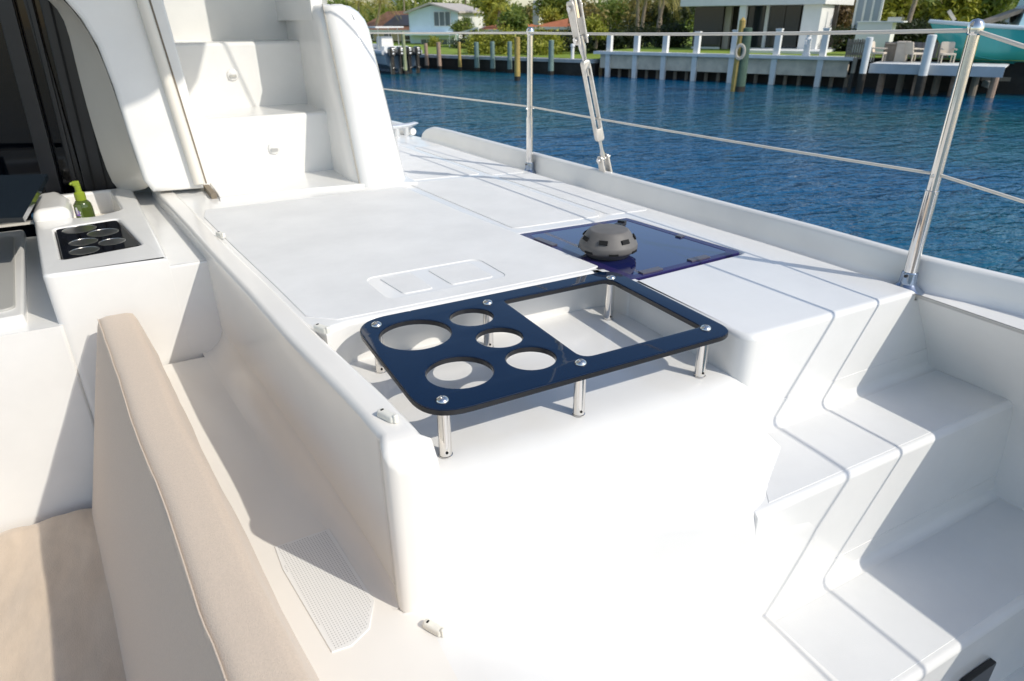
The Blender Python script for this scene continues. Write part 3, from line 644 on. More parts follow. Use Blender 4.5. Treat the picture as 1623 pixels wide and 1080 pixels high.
# higher white sea wall with posts
wr = thing('sea_wall', 'pale concrete sea wall with white cap and row of white posts', 'sea wall', sh((sM+sR)/2, 0, -.5))
WO = wr.location
g = G(); sbox(g, sM, 60, .95, 1.3, -1, 1.40); g.build('rear_wall', M_WET, wr, org=WO)  # near-black colour paints the dark void under the wall panels
g = G(); sbox(g, sM, sR+.4, -.30, .42, 1.34, 1.50); g.build('cap', M_CAP, wr, org=WO)
fpx = [(965, 54), (1008, 54), (1053.5, 53), (1103, 50.5), (1162, 48), (1230, 46), (1304, 45)]
fs = [sp(x, 84, 0)[0] for x, _ in fpx]
prev = sM+.35
for i, s_ in enumerate(fs+[sR+.3]):
    g = G(); sbox(g, prev+.0, s_-.14, .0, .18, .52, 1.34); g.build('wall_panel', M_CONC, wr, org=WO); prev = s_+.14
for (x, y), s_ in zip(fpx, fs):
    h1 = sp(x, y, 0)[2]
    g = G(); g.box(sh(s_, .06, (1.5+h1)/2), (.30, .30, h1-1.5), MS); g.box(sh(s_, .06, h1-.02), (.34, .34, .07), MS); g.build('post', M_WHT, wr, org=WO)
    g = G(); g.box(sh(s_, -.03, .35), (.26, .22, 1.98), MS, taper=1.15); g.build('pilaster', M_CAP, wr, org=WO)
    for k in range(2):
        g = G(); q = sh(s_+.55+k*.75, .55, 0); g.tube([q+Vector((0, 0, -1.2)), q+Vector((0, 0, .6))], .11, 8); g.build('support_pile', M_TIMB, wr, org=WO)

def pile(px, yb, yt, r, m, label, d=None, grp='mooring piles', cap=None, name='mooring_pile'):
    if d is None: b = BW(px[0] if isinstance(px, tuple) else px, yb)
    else: b = B(px, yb, d); b = Vector((b.x, b.y, -EYE))
    rr = ray(px, yt); k = (rr.x*b.x+rr.y*b.y)/(rr.x**2+rr.y**2); zt = rr.z*k
    t = thing(name, label, 'pile', (b.x, b.y, -EYE-1), group=grp)
    g = G(); g.tube([(0, 0, 0), (0, 0, 1.35), (0, 0, (zt+EYE+1)*.6), (0, 0, zt+EYE+1-.03), (0, 0, zt+EYE+1)], [r*1.05, r*1.05, r, r*.96, r*.8], 12); g.build('shaft', m, t)
    g = G(); g.tube([(0, 0, .9), (0, 0, 1.25)], r*1.09, 12); g.build('waterline_stain', M_WET, t)
    if cap:
        g = G(); g.lathe([(r*1.15, zt+EYE+1-.05), (r*1.15, zt+EYE+1+.01), (.001, zt+EYE+1+.18)], 12); g.build('cap', cap, t)
    return t, b, zt
pile(643, 118, 50, .13, mat('lime_timber', (.33, .36, .20), .8, var=.3, vscale=4), 'tall yellowish pile in front of the black outboard engines')
pile(677, 110, 69, .14, M_TIMP, 'pinkish pile just right of the outboard boat', d=-.55)
pile(697, 113, 67, .16, M_TIMP, 'thicker pinkish pile, second right of the outboard boat', d=-.55)
pile(729, 106, 67, .12, M_TIMY, 'slim tan pile in front of the sunny lawn', d=-.55)
pile(756, 109, 67, .17, M_TIMG, 'blue-green pile at the left end of the leafy hedge', d=-.55)
pile(781, 110, 66, .16, M_TIMG, 'blue-green pile in front of the middle of the leafy hedge', d=-.55)
pile(808, 112, 66, .16, M_TIMG, 'blue-green pile just left of the tall yellow pile', d=-.55)
pile(820, 128, 59, .17, M_TIMY, 'tall yellow pile standing out in the water')
pile(839, 114, 65, .17, M_TIMG, 'blue-green pile behind the far stanchion', d=-.55)
pile(873, 118, 64, .18, M_TIMG, 'blue-green pile standing alone before the shaded lawn', d=-.55)
# small white post on the wall
b_ = B(907, 98, .3); pw = thing('power_pedestal', 'short white pedestal on the sea wall left of the turnbuckle', 'pedestal', (b_.x, b_.y, .98-EYE))
g = G(); g.tube([(0, 0, 0), (0, 0, .75)], .11, 10); g.build('post', M_WHT, pw)
g = G(); g.lathe([(.15, .72), (.16, .78), (.12, .9), (.001, .92)], 12); g.build('lamp_head', M_CAP, pw)
# big two-tone pile with coiled line
t, b_, zt = pile(1170, 145, 44, .30, M_PDARK, 'stout dark green and yellow pile in the water with a white rope coil')
dv = Vector((-b_.x, -b_.y, 0)).normalized(); rt = dv.cross(Vector((0, 0, -1)))
o_ = dv*.12+rt*-.22
g = G(); g.tube([Vector((0, 0, .6))+o_, Vector((0, 0, 2.0))+o_, Vector((0, 0, zt+EYE+1.32))+o_], [.17, .17, .15], 10); g.lathe([(.16, zt+EYE+1.30), (.001, zt+EYE+1.48)], 10, tuple(o_)); g.build('yellow_batten', M_TIMY, t)
g = G(); hz = B(1180, 76, 0).z
rr = ray(1179, 82); k = (rr.x*b_.x+rr.y*b_.y)/(rr.x**2+rr.y**2); hz = rr.z*k+EYE+1
for k2 in range(5):
    c = Vector((0, 0, hz))+dv*(.34+.02*(k2 % 2))+rt*-.16
    g.tube([c+(rt*math.cos(a)*(.15+.025*k2)+Vector((0, 0, math.sin(a)*(.24+.03*k2)))) for a in [2*PI*j/20 for j in range(21)]], .026, 6)
g.build('rope_coil', mat('old_rope', (.58, .53, .45), .9, bump=.5, bscale=40), t)

# ---------------------------------------------------------------- vegetation
def leaf_mat(name, c0, c1):
    m = bpy.data.materials.new(name); m.use_nodes = True; n = m.node_tree; p = n.nodes['Principled BSDF']; p.inputs['Roughness'].default_value = .55
    ge = n.nodes.new('ShaderNodeNewGeometry'); rp = n.nodes.new('ShaderNodeValToRGB')
    rp.color_ramp.elements[0].color = (*c0, 1); rp.color_ramp.elements[1].color = (*c1, 1)
    n.links.new(ge.outputs['Random Per Island'], rp.inputs[0]); n.links.new(rp.outputs[0], p.inputs['Base Color'])
    tr = n.nodes.new('ShaderNodeBsdfTranslucent'); n.links.new(rp.outputs[0], tr.inputs[0]); mx = n.nodes.new('ShaderNodeMixShader'); mx.inputs[0].default_value = .3
    n.links.new(p.outputs[0], mx.inputs[1]); n.links.new(tr.outputs[0], mx.inputs[2]); n.links.new(mx.outputs[0], n.nodes['Material Output'].inputs[0])
    return m
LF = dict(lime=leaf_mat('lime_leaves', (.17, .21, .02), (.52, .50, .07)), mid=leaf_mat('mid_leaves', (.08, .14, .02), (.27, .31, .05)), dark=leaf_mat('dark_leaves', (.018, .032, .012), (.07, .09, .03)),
          olive=leaf_mat('olive_leaves', (.11, .11, .03), (.42, .33, .09)), palm=leaf_mat('palm_leaves', (.18, .19, .04), (.55, .45, .10)), brown=leaf_mat('dry_leaves', (.09, .06, .03), (.30, .20, .09)))
M_TRUNK = mat('trunk_bark', (.20, .155, .115), .9, bump=.6, bscale=18, var=.35, vscale=4, bdist=.03)
M_PTRK = mat('palm_trunk', (.36, .29, .22), .9, bump=.6, bscale=12, var=.3, vscale=4, bdist=.03)
def quad(g, c, ax, up, l, w_):
    g.add([c-up*w_/2, c+ax*l*.5-up*w_*.1, c+ax*l, c+ax*l*.45+up*w_*.5], [(0, 1, 2, 3)])
def cloud(g, c, rad, n, size, rnd, clumps=14, flat=1):
    cs = []
    for _ in range(clumps):
        v = Vector((rnd.gauss(0, 1), rnd.gauss(0, 1), rnd.gauss(0, 1))).normalized()*rnd.uniform(.35, .95); cs.append((Vector((v.x*rad[0], v.y*rad[1], v.z*rad[2])), rnd.uniform(.22, .42)))
    for i in range(n):
        cc, k = cs[i % clumps]
        p = c+cc+Vector((rnd.gauss(0, 1)*rad[0]*k, rnd.gauss(0, 1)*rad[1]*k, rnd.gauss(0, 1)*rad[2]*k))*.75
        ax = Vector((rnd.gauss(0, 1), rnd.gauss(0, 1), rnd.gauss(-.25, .7))).normalized(); up = ax.cross(Vector((rnd.gauss(0, 1), rnd.gauss(0, 1), rnd.gauss(0, 1)))).normalized()
        s_ = size*rnd.uniform(.6, 1.4); quad(g, p, ax, up, s_*1.6, s_)
def depthpx(d, px=900): p = B(px, 60, d); return p.dot(fw)/F_PX            # metres per photo pixel at that depth
def bush(px, py, d, wpx, hpx, label, leaf, n=1500, size=.16, name='shrub', cat='shrub', grp=None, trunk=True, clumps=16, seed=0, ground=1.1):
    rnd = random.Random(seed+int(px*7+py)); c = B(px, py, d); k = depthpx(d, px); rad = (wpx*k/2, wpx*k/2*.8, hpx*k/2)
    t = thing(name, label, cat, (c.x, c.y, ground-EYE), group=grp); c0 = Vector((0, 0, c.z-(ground-EYE)))
    g = G(); cloud(g, c0, rad, n, size, rnd, clumps); g.build('crown', LF[leaf], t, smooth='raw')
    if trunk:
        g = G(); g.tube([(0, 0, -.1), (rnd.uniform(-.1, .1), 0, c0.z*.5), (rnd.uniform(-.2, .2), rnd.uniform(-.2, .2), c0.z)], [.09+rad[2]*.04, .07+rad[2]*.03, .04], 8)
        for q in range(5):
            a = rnd.uniform(0, 2*PI); g.tube([(0, 0, c0.z*.45), (math.cos(a)*rad[0]*.35, math.sin(a)*rad[1]*.35, c0.z), (math.cos(a)*rad[0]*.7, math.sin(a)*rad[1]*.7, c0.z+rad[2]*.5)], [.06, .04, .015], 5)
        g.build('trunk', M_TRUNK, t)
    return t
def palm(px, pyt, d, label, leaf='palm', fl=2.2, nf=15, lean=.4, r=.15, ground=1.1, seed=0):
    rnd = random.Random(seed+int(px)); c = B(px, pyt, d); t = thing('palm_tree', label, 'palm', (c.x-T.x*lean, c.y-T.y*lean, ground-EYE), group='palms on the far shore'); H = c.z-(ground-EYE)
    top = Vector((T.x*lean, T.y*lean, H))
    g = G(); g.tube([Vector((0, 0, -.1)), top*.4+Vector((-T.x*lean*.25, -T.y*lean*.25, 0)), top*.8, top], [r*1.3, r, r*.85, r*.8], 10); g.build('trunk', M_PTRK, t)
    g = G()
    for i in range(nf):
        a = 2*PI*i/nf+rnd.uniform(-.2, .2); e = rnd.uniform(-.35, 1.1); L_ = fl*rnd.uniform(.8, 1.15)
        dirh = Vector((math.cos(a), math.sin(a), 0)); pts = []
        for k in range(9):
            u_ = k/8; pts.append(top+dirh*(L_*u_*math.cos(e)*(1-.15*u_))+Vector((0, 0, L_*(math.sin(e)*u_-.75*u_*u_))))
        side = dirh.cross(Vector((0, 0, 1)))
        for k in range(1, 9):
            for h_ in range(3):
                u_ = h_/3; p = pts[k-1].lerp(pts[k], u_); tg = (pts[k]-pts[k-1]).normalized(); ll = fl*.30*(1-.5*abs((k+u_)/9-.35))
                for s_ in (-1, 1):
                    ax = (side*s_*.8+tg*.55+Vector((0, 0, -.35-rnd.uniform(0, .3)))).normalized(); quad(g, p, ax, tg, ll, .075)
        for k in range(8): g.add([pts[k]-side*.02, pts[k]+side*.02, pts[k+1]+side*.015, pts[k+1]-side*.015], [(0, 1, 2, 3)])
    g.build('crown', LF[leaf], t, smooth='raw'); return t

# hedge and shrubs, left part
bush(768, 75, 3, 60, 46, 'leafy lime shrub at the left end of the hedge behind the piles', 'lime', 4200, .15, grp='hedge shrubs', ground=1.0)
bush(796, 75, 3, 58, 46, 'leafy lime shrub in the hedge left of the far stanchion', 'lime', 4200, .15, grp='hedge shrubs', seed=1, ground=1.0)
bush(862, 72, 4, 66, 48, 'lime shrub in the hedge right of the far stanchion', 'lime', 4200, .15, grp='hedge shrubs', seed=2, ground=1.0)
bush(818, 42, 8, 52, 44, 'dense dark broad-leaved shrub rising behind the hedge', 'mid', 2400, .2, seed=3)
bush(827, 66, 5, 30, 40, 'small shrub filling the hedge behind the far stanchion', 'mid', 1400, .15, seed=4, ground=1.0)
bush(735, 43, 12, 34, 24, 'round clipped bush beside the pale blue house', 'mid', 2200, .14, seed=5)
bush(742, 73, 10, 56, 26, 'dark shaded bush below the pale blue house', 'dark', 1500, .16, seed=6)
bush(688, 74, 12, 24, 26, 'yellowish small shrub at the corner of the pale blue house', 'lime', 900, .15, seed=7)
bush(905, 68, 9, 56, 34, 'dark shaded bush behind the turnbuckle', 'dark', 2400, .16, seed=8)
bush(785, 18, 20, 44, 58, 'tall bright green tree right of the pale blue house', 'lime', 2400, .25, 'tree', 'tree', seed=9)
bush(768, 8, 30, 40, 34, 'green tree behind the white house wall', 'mid', 1800, .3, 'tree', 'tree', seed=10)
bush(850, 22, 30, 46, 26, 'olive tree in front of the distant roofs', 'olive', 1600, .25, 'tree', 'tree', seed=11)
bush(880, 8, 22, 50, 40, 'dark green tree above the red tiled roof', 'mid', 2000, .28, 'tree', 'tree', seed=12)
bush(872, 26, 19, 36, 20, 'sunny yellow-green shrub behind the red roof ridge', 'lime', 1200, .2, seed=13)
bush(536, 20, 26, 50, 46, 'dark green tree behind the stair wing', 'mid', 2000, .28, 'tree', 'tree', seed=14)
palm(568, 2, 24, 'palm with yellowing fronds above the brown roof', seed=1, fl=3.0)
palm(603, 0, 20, 'palm standing before the dark roof panel', seed=2, fl=2.6, lean=1.2)
palm(548, -6, 34, 'palm farthest left beside the stair wing', seed=3, fl=3.0)
palm(792, 12, 14, 'short palm behind the hedge', 'lime', 2.0, seed=4)
palm(738, -10, 36, 'palm rising above the pale blue house roof', seed=5, fl=3)
palm(640, -14, 40, 'palm in front of the white tower block', seed=6, fl=3)
# trees between the turnbuckle and the modern house
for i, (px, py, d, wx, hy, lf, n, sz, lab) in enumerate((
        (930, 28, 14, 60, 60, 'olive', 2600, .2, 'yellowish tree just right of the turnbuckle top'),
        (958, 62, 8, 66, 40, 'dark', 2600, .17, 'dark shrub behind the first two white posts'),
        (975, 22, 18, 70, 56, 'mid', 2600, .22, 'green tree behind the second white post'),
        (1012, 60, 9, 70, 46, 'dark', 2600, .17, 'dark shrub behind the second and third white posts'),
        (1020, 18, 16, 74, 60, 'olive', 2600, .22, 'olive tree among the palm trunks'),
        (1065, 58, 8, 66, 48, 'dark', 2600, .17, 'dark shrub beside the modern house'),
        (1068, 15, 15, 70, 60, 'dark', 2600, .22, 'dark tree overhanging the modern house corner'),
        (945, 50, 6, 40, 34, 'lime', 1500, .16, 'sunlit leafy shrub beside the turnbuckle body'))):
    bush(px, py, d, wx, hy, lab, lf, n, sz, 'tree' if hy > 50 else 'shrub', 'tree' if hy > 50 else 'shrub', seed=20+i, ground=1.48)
for i, (px, pt, d, ln) in enumerate(((1028, -30, 12, .3), (1045, -32, 11, -.4), (1058, -28, 10, .5), (1012, -34, 13, -.2), (1350, -40, 16, .3), (1388, -36, 15, -.2), (1470, -60, 9, .3))):
    palm(px, pt, d, ('palm with bare trunk left of the modern house, its crown out of frame', 'second bare palm trunk left of the modern house', 'palm trunk nearest the modern house corner', 'palm trunk behind the third white post', 'palm trunk behind the white grill cabinet', 'palm trunk right of the glazed screen', 'leaning palm trunk behind the turquoise boat bow')[i], 'palm', 2.6, 12, ln, .14, 1.5, seed=30+i)
for i, (px, py, d, wx, hy, lf, n, sz, lab) in enumerate((
        (1325, 30, 14, 70, 70, 'brown', 2600, .2, 'brownish tree beside the modern house wall'),
        (1345, 62, 7, 60, 34, 'dark', 1500, .16, 'dark shrub behind the last white post'),
        (1362, 14, 18, 70, 60, 'olive', 2400, .22, 'olive tree behind the glazed screen'),
        (1420, 22, 11, 76, 66, 'lime', 3200, .24, 'bright yellow-green tree left of the turquoise boat'),
        (1450, 52, 8, 90, 40, 'dark', 2400, .18, 'dark shrub under the turquoise boat bow'),
        (1500, 5, 12, 90, 70, 'lime', 3600, .24, 'bright yellow-green tree behind the turquoise boat bow'),
        (1570, 0, 14, 90, 70, 'mid', 2600, .24, 'green tree behind the turquoise boat cabin'),
        (1600, 60, 10, 120, 60, 'dark', 2600, .2, 'dark shrub behind the turquoise hull'))):
    bush(px, py, d, wx, hy, lab, lf, n, sz, 'tree' if hy > 50 else 'shrub', 'tree' if hy > 50 else 'shrub', seed=40+i, ground=1.48)
# far wood closing the background
g = G(); rnd = random.Random(5)
for i in range(150):
    px = rnd.uniform(420, 1760); d = rnd.uniform(60, 110); c = B(px, rnd.uniform(14, 36) if px > 700 else rnd.uniform(8, 34), d); cloud(g, c, (5, 5, rnd.uniform(1.6, 3.2)), 260, .7, rnd, 8)
o = g.build('far_wood', LF['mid'], None, smooth='raw'); tag(o, 'distant wood closing the view behind the houses', None, kind='stuff')

# ---------------------------------------------------------------- houses
M_BLUEW = mat('pale_blue_wall', (.70, .81, .86), .8, var=.05, vscale=1)
M_ROOFW = mat('white_tile_roof', (.52, .47, .42), .8, bump=.4, bscale=6, var=.15, vscale=3, bdist=.03)
M_ROOFB = mat('brown_tile_roof', (.26, .13, .075), .85, bump=.5, bscale=7, var=.3, vscale=2.5, bdist=.04)
M_ROOFR = mat('red_tile_roof', (.50, .17, .075), .85, bump=.5, bscale=7, var=.25, vscale=2.5, bdist=.04)
M_YEL = mat('yellow_wall', (.70, .52, .24), .8, var=.06, vscale=1)
M_SOLAR = mat('dark_roof_panel', (.055, .045, .042), .4, var=.2, vscale=3)
M_WIN = mat('house_glass', (.02, .026, .03), .08, spec=.7)
M_WING = mat('curtained_glass', (.16, .19, .20), .25, var=.4, vscale=2.5, stretch=(6, 6, .2))
def house_frame(px, py, d, yaw):
    c = B(px, py, d); ux = Matrix.Rotation(yaw, 3, 'Z')@T; uy = Matrix.Rotation(yaw, 3, 'Z')@N; return c, ux, uy
def hb(g, o, ux, uy, x0, x1, y0, y1, z0, z1):
    Mx = Matrix((ux, uy, Vector((0, 0, 1)))).transposed()
    return g.box(o+ux*(x0+x1)/2+uy*(y0+y1)/2+Vector((0, 0, (z0+z1)/2)), (abs(x1-x0), abs(y1-y0), z1-z0), Mx)
# pale blue two storey house
ca = B(728, 85, 17); k = depthpx(17, 700); wdt = 88*k; ux = T.copy(); 
view = Vector((ca.x, ca.y, 0)).normalized(); ux = Matrix.Rotation(R(-28), 3, 'Z')@Vector((view.y, -view.x, 0)); uy = Matrix.Rotation(PI/2, 3, 'Z')@ux
o_ = Vector((ca.x, ca.y, 1.1-EYE)); hz = lambda py: B(728, py, 17).z-o_.z
h = thing('two_storey_house', 'pale blue two storey house with low gable roof and large window', 'house', o_)
def hpart(g, name, m, parent=None, **kw): return g.build(name, m, parent or h, org=h.location, **kw)
eave = hz(19); apex = hz(8); dp = 92*k
g = G(); g.add([o_+ux*x+uy*y+Vector((0, 0, z)) for y in (0, dp) for x, z in ((-wdt, 0), (0, 0), (0, eave), (-wdt*.52, apex), (-wdt, eave))], [(0, 1, 2, 3, 4), (9, 8, 7, 6, 5), (0, 5, 6, 1), (4, 9, 5, 0)]); hpart(g, 'front_wall', M_BLUEW, smooth=False)
g = G(); hb(g, o_, ux, uy, -.05, .03, .02, dp, 0, eave); hpart(g, 'side_wall', M_WHT)
g = G()
for sx in (0, 1):
    e = Vector((0, 0, eave-.12)); a = Vector((0, 0, apex+.1)); xs = -wdt*1.05 if sx else wdt*.07
    P_ = [o_+ux*xs+uy*-.5+e, o_+ux*-wdt*.52+uy*-.5+a, o_+ux*-wdt*.52+uy*(dp+.5)+a, o_+ux*xs+uy*(dp+.5)+e]
    g.add(P_+[p+Vector((0, 0, .16)) for p in P_], [(3, 2, 1, 0), (4, 5, 6, 7), (0, 1, 5, 4), (1, 2, 6, 5), (2, 3, 7, 6), (3, 0, 4, 7)])
hpart(g, 'roof', M_ROOFW, smooth=False)
def win(px0, px1, y0, y1, mull=1, off=.0):
    f = (728-px0)*k*1.13, (728-px1)*k*1.13; g = G(); hb(g, o_, ux, uy, -f[0], -f[1], -.10, .02, hz(y1), hz(y0)); fr = hpart(g, 'window', M_WHT)
    n_ = mull+1; w_ = (f[0]-f[1])/n_
    for i in range(n_): g = G(); hb(g, o_, ux, uy, -f[0]+i*w_+.06, -f[0]+(i+1)*w_-.06, -.13, -.08, hz(y1)+.06, hz(y0)-.06); hpart(g, 'pane', M_WING, fr)
win(691, 717, 18, 42, 2)
g = G(); hb(g, o_, ux, uy, -wdt*1.0, -wdt*.02, -1.1, .02, hz(56), hz(51)); hpart(g, 'storey_band', M_BLUEW)
win(668, 688, 62, 82, 1); win(700, 722, 62, 82, 1)
g = G(); hb(g, o_, ux, uy, -(728-678)*k, -(728-655)*k, -.02, .0, hz(47), hz(22)); hpart(g, 'wall_panel', M_BLUEW)
# carport roof right of it
g = G(); a, b, c, d_ = B(712, 58, 11), B(758, 46, 11), B(770, 44, 15), B(722, 52, 15)
g.add([a, b, c, d_]+[p+Vector((0, 0, .14)) for p in (a, b, c, d_)], [(3, 2, 1, 0), (4, 5, 6, 7), (0, 1, 5, 4), (1, 2, 6, 5), (2, 3, 7, 6), (3, 0, 4, 7)])
t = thing('patio_canopy', 'thin white patio canopy in front of the pale blue house', 'canopy', (a.x, a.y, 1.1-EYE)); g.build('canopy_roof', M_WHT, t, org=t.location, smooth=False)
for q in (a, b, c, d_): g = G(); g.tube([(q.x, q.y, 1.05-EYE), q], .05, 8); g.build('canopy_post', M_WHT, t, org=t.location)

def hip_house(name, label, px0, px1, yb, ye, yr, d, mwall, mroof, dep=8, ridge=(.3, .7), extra=None, over=.5):
    A_ = B(px0, yb, d); Z_ = B(px1, yb, d); base = 1.15-EYE; z_e = B((px0+px1)/2, ye, d).z; z_r = B((px0+px1)/2, yr, d+dep*.5).z
    A_ = Vector((A_.x, A_.y, 0)); Z_ = Vector((Z_.x, Z_.y, 0)); u_ = (Z_-A_).normalized(); n_ = Vector((-u_.y, u_.x, 0)); L_ = (Z_-A_).length
    if n_.dot(N) < 0: n_ = -n_
    t = thing(name, label, 'house', ((A_+Z_)/2)+Vector((0, 0, base))); q = lambda x, y, z: A_+u_*x+n_*y+Vector((0, 0, z))
    g = G(); V = [q(x, y, z) for z in (base, z_e) for x, y in ((over, over), (L_-over, over), (L_-over, dep-over), (over, dep-over))]; g.add(V, [(0, 1, 5, 4), (1, 2, 6, 5), (2, 3, 7, 6), (3, 0, 4, 7)]); g.build('wall', mwall, t, org=t.location, smooth=False)
    g = G(); V = [q(0, 0, z_e), q(L_, 0, z_e), q(L_, dep, z_e), q(0, dep, z_e), q(L_*ridge[0], dep/2, z_r), q(L_*ridge[1], dep/2, z_r), q(0, 0, z_e-.2), q(L_, 0, z_e-.2), q(L_, dep, z_e-.2), q(0, dep, z_e-.2)]
    g.add(V, [(0, 1, 5, 4), (1, 2, 5), (2, 3, 4, 5), (3, 0, 4), (6, 7, 1, 0), (7, 8, 2, 1), (8, 9, 3, 2), (9, 6, 0, 3), (9, 8, 7, 6)]); rf = g.build('roof', mroof, t, org=t.location, smooth=False)
    g = G(); g.box((q(0, -.03, z_e-.1)+q(L_, -.03, z_e-.1))/2, (L_, .06, .22), Matrix((u_, n_, Vector((0, 0, 1)))).transposed()); g.build('fascia', M_WHT, t, org=t.location)
    Mx = Matrix((u_, n_, Vector((0, 0, 1)))).transposed()
    for i in range(3):
        g = G(); x = L_*(.2+.3*i); g.box(q(x, over-.03, (base+z_e)/2+.1), (1.3, .08, 1.2), Mx); fr = g.build('window', M_WHT, t, org=t.location); g = G(); g.box(q(x, over-.07, (base+z_e)/2+.1), (1.14, .06, 1.04), Mx); g.build('pane', M_WIN, fr, org=t.location)
    return t, q, L_, z_e, z_r, dep
t, q, L_, ze, zr, dp_ = hip_house('tiled_house', 'house with brown tiled roof and dark roof panel at the far left', 566, 662, 86, 48, 18, 19, mat('cream_wall', (.62, .48, .30), .8), M_ROOFB, 9, (.12, .95))
g = G(); a = q(L_*.42, 1.2, ze+(zr-ze)*.30); P_ = [q(L_*(x), dp_/2*yv_, ze+(zr-ze)*yv_+.07) for x, yv_ in ((.40, .18), (.92, .18), (.92, .72), (.38, .72))]
g.add(P_+[p+Vector((0, 0, .06)) for p in P_], [(3, 2, 1, 0), (4, 5, 6, 7), (0, 1, 5, 4), (1, 2, 6, 5), (2, 3, 7, 6), (3, 0, 4, 7)]); g.build('roof_panel', M_SOLAR, t, org=t.location, smooth=False)
hip_house('tiled_house', 'low house with orange red roof half hidden by the hedge', 744, 812, 84, 47, 37, 13, M_WHT, M_ROOFR, 7, (.35, .8))
t, q, L_, ze, zr, dp_ = hip_house('tiled_house', 'house with bright red hip roof and yellow wall left of the turnbuckle', 838, 922, 82, 43, 27, 16, M_YEL, M_ROOFR, 8, (.45, .6))
g = G(); c = B(853, 20, 24); g.box((c.x, c.y, c.z-1.2), (.55, .55, 4.4), MS); t = thing('chimney_tower', 'slim white chimney tower above the red roofs', 'chimney', (c.x, c.y, 1.1-EYE)); g.build('shaft', M_WHT, t, org=t.location)
g = G(); g.box((c.x, c.y, 1.1-EYE+2), (.8, .8, 4), MS); g.build('chimney_base', M_WHT, t, org=t.location)
# white tower blocks far away
for i, (px0, px1, yt, d, lab) in enumerate(((626, 652, -30, 90, 'white tower block behind the brown roof'), (806, 836, 14, 105, 'low pale block on the skyline left of the chimney'), (885, 902, 6, 100, 'pale block on the skyline right of the chimney'))):
    a, b = B(px0, 30, d), B(px1, 30, d); zt = B(px0, yt, d).z; wd = (b-a).length; c = (a+b)/2; t = thing('tower_block', lab, 'building', (c.x, c.y, 1.1-EYE)); u_ = (b-a).normalized(); n_ = Vector((-u_.y, u_.x, 0)); Mx = Matrix((u_, n_, Vector((0, 0, 1)))).transposed()
    g = G(); hh = zt-(1.1-EYE); g.box((c.x, c.y, 1.1-EYE+hh/2), (wd, 6, hh), Mx); g.build('wall', M_WHT, t, org=t.location)
    face = -n_ if n_.dot(c) > 0 else n_
    for r_ in range(int(hh/3)):
        for cc in range(3):
            g = G(); g.box(Vector((c.x, c.y, 1.1-EYE+1.6+r_*3))+u_*(cc-1)*wd*.3+face*3.02, (wd*.16, .08, 1.4), Mx); g.build('window', M_WING, t, org=t.location)

# modern white house
o_ = B(1090, 80, 6); s0_, _, _ = sp(1088, 80, 6); s1_ = sp(1302, 80, 6)[0]
mh = thing('modern_house', 'modern white house with flat fascia, columns and dark sliding glass', 'house', sh((s0_+s1_)/2, 8, 1.48)); MO = mh.location
def mp_(name, m, a, b, d0, d1, y0, y1, parent=None):
    sa, sb = sp(a, 50, 6)[0], sp(b, 50, 6)[0]; h0, h1 = sp((a+b)/2, y1, 6)[2], sp((a+b)/2, y0, 6)[2]
    g = G(); sbox(g, sa, sb, d0, d1, h0, h1); return g.build(name, m, parent or mh, org=MO)
sa = s0_-.3; sb = s1_
hf0 = sp(1190, 9, 6)[2]; hf1 = hf0+1.5; hb0 = 1.48
g = G(); sbox(g, sa, sb, 5.0, 12, hf0, hf1); mh_f = g.build('roof_fascia', M_WHT, mh, org=MO)
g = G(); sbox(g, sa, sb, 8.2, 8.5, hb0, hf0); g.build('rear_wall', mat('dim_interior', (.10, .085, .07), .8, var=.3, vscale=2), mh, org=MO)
def scol(name, px, w_, d, m, h0=None, parent=None, dd=.3):
    s_ = sp(px, 50, d)[0]; g = G(); sbox(g, s_-w_/2, s_+w_/2, d, d+dd, h0 or hb0, hf0); return g.build(name, m, parent or mh, org=MO)
scol('column', 1151, .42, 7.0, mat('beige_column', (.50, .44, .38), .8)); scol('column', 1173, .42, 5.2, M_WHT)
s_a, s_b = sp(1288, 50, 5.6)[0], sp(1306, 50, 5.6)[0]
scol('end_wall', 1282, 1.05, 5.4, M_WHT, dd=3)
scol('mullion', 1212, .20, 6.6, M_WHT); 
for a, b in ((1098, 1143), (1183, 1208), (1215, 1240), (1241, 1264)):
    s_a, s_b = sp(a, 50, 6.7)[0], sp(b, 50, 6.7)[0]; g = G(); sbox(g, s_a, s_b, 6.75, 6.80, hb0+.1, hf0-.02); pn = g.build('sliding_window', M_WIN, mh, org=MO)
    g = G(); sbox(g, s_a, s_b, 6.70, 6.84, hb0+.0, hb0+.12); g.build('window_sill', M_WHT, pn, org=MO)
g = G(); sbox(g, sp(1180, 75, 3)[0], sp(1300, 75, 3)[0], 2.5, 8.2, 1.40, 1.62); g.build('terrace', M_CAP, mh, org=MO)
# statue-like white figure and flower planter on the wall
b_ = B(1278, 83, .2); t = thing('garden_statue', 'small white garden statue on the sea wall cap', 'statue', (b_.x, b_.y, 1.5-EYE))
g = G(); g.lathe([(.20, 0), (.20, .12), (.16, .16), (.18, .5), (.15, .62), (.17, .80), (.10, .92), (.12, 1.0), (.13, 1.08), (.08, 1.2), (.001, 1.22)], 14); g.build('body', M_WHT, t)
g = G(); g.tube([(-.16, 0, .75), (-.26, -.08, .55), (-.18, -.16, .45)], .05, 6); g.build('arm', M_WHT, t)
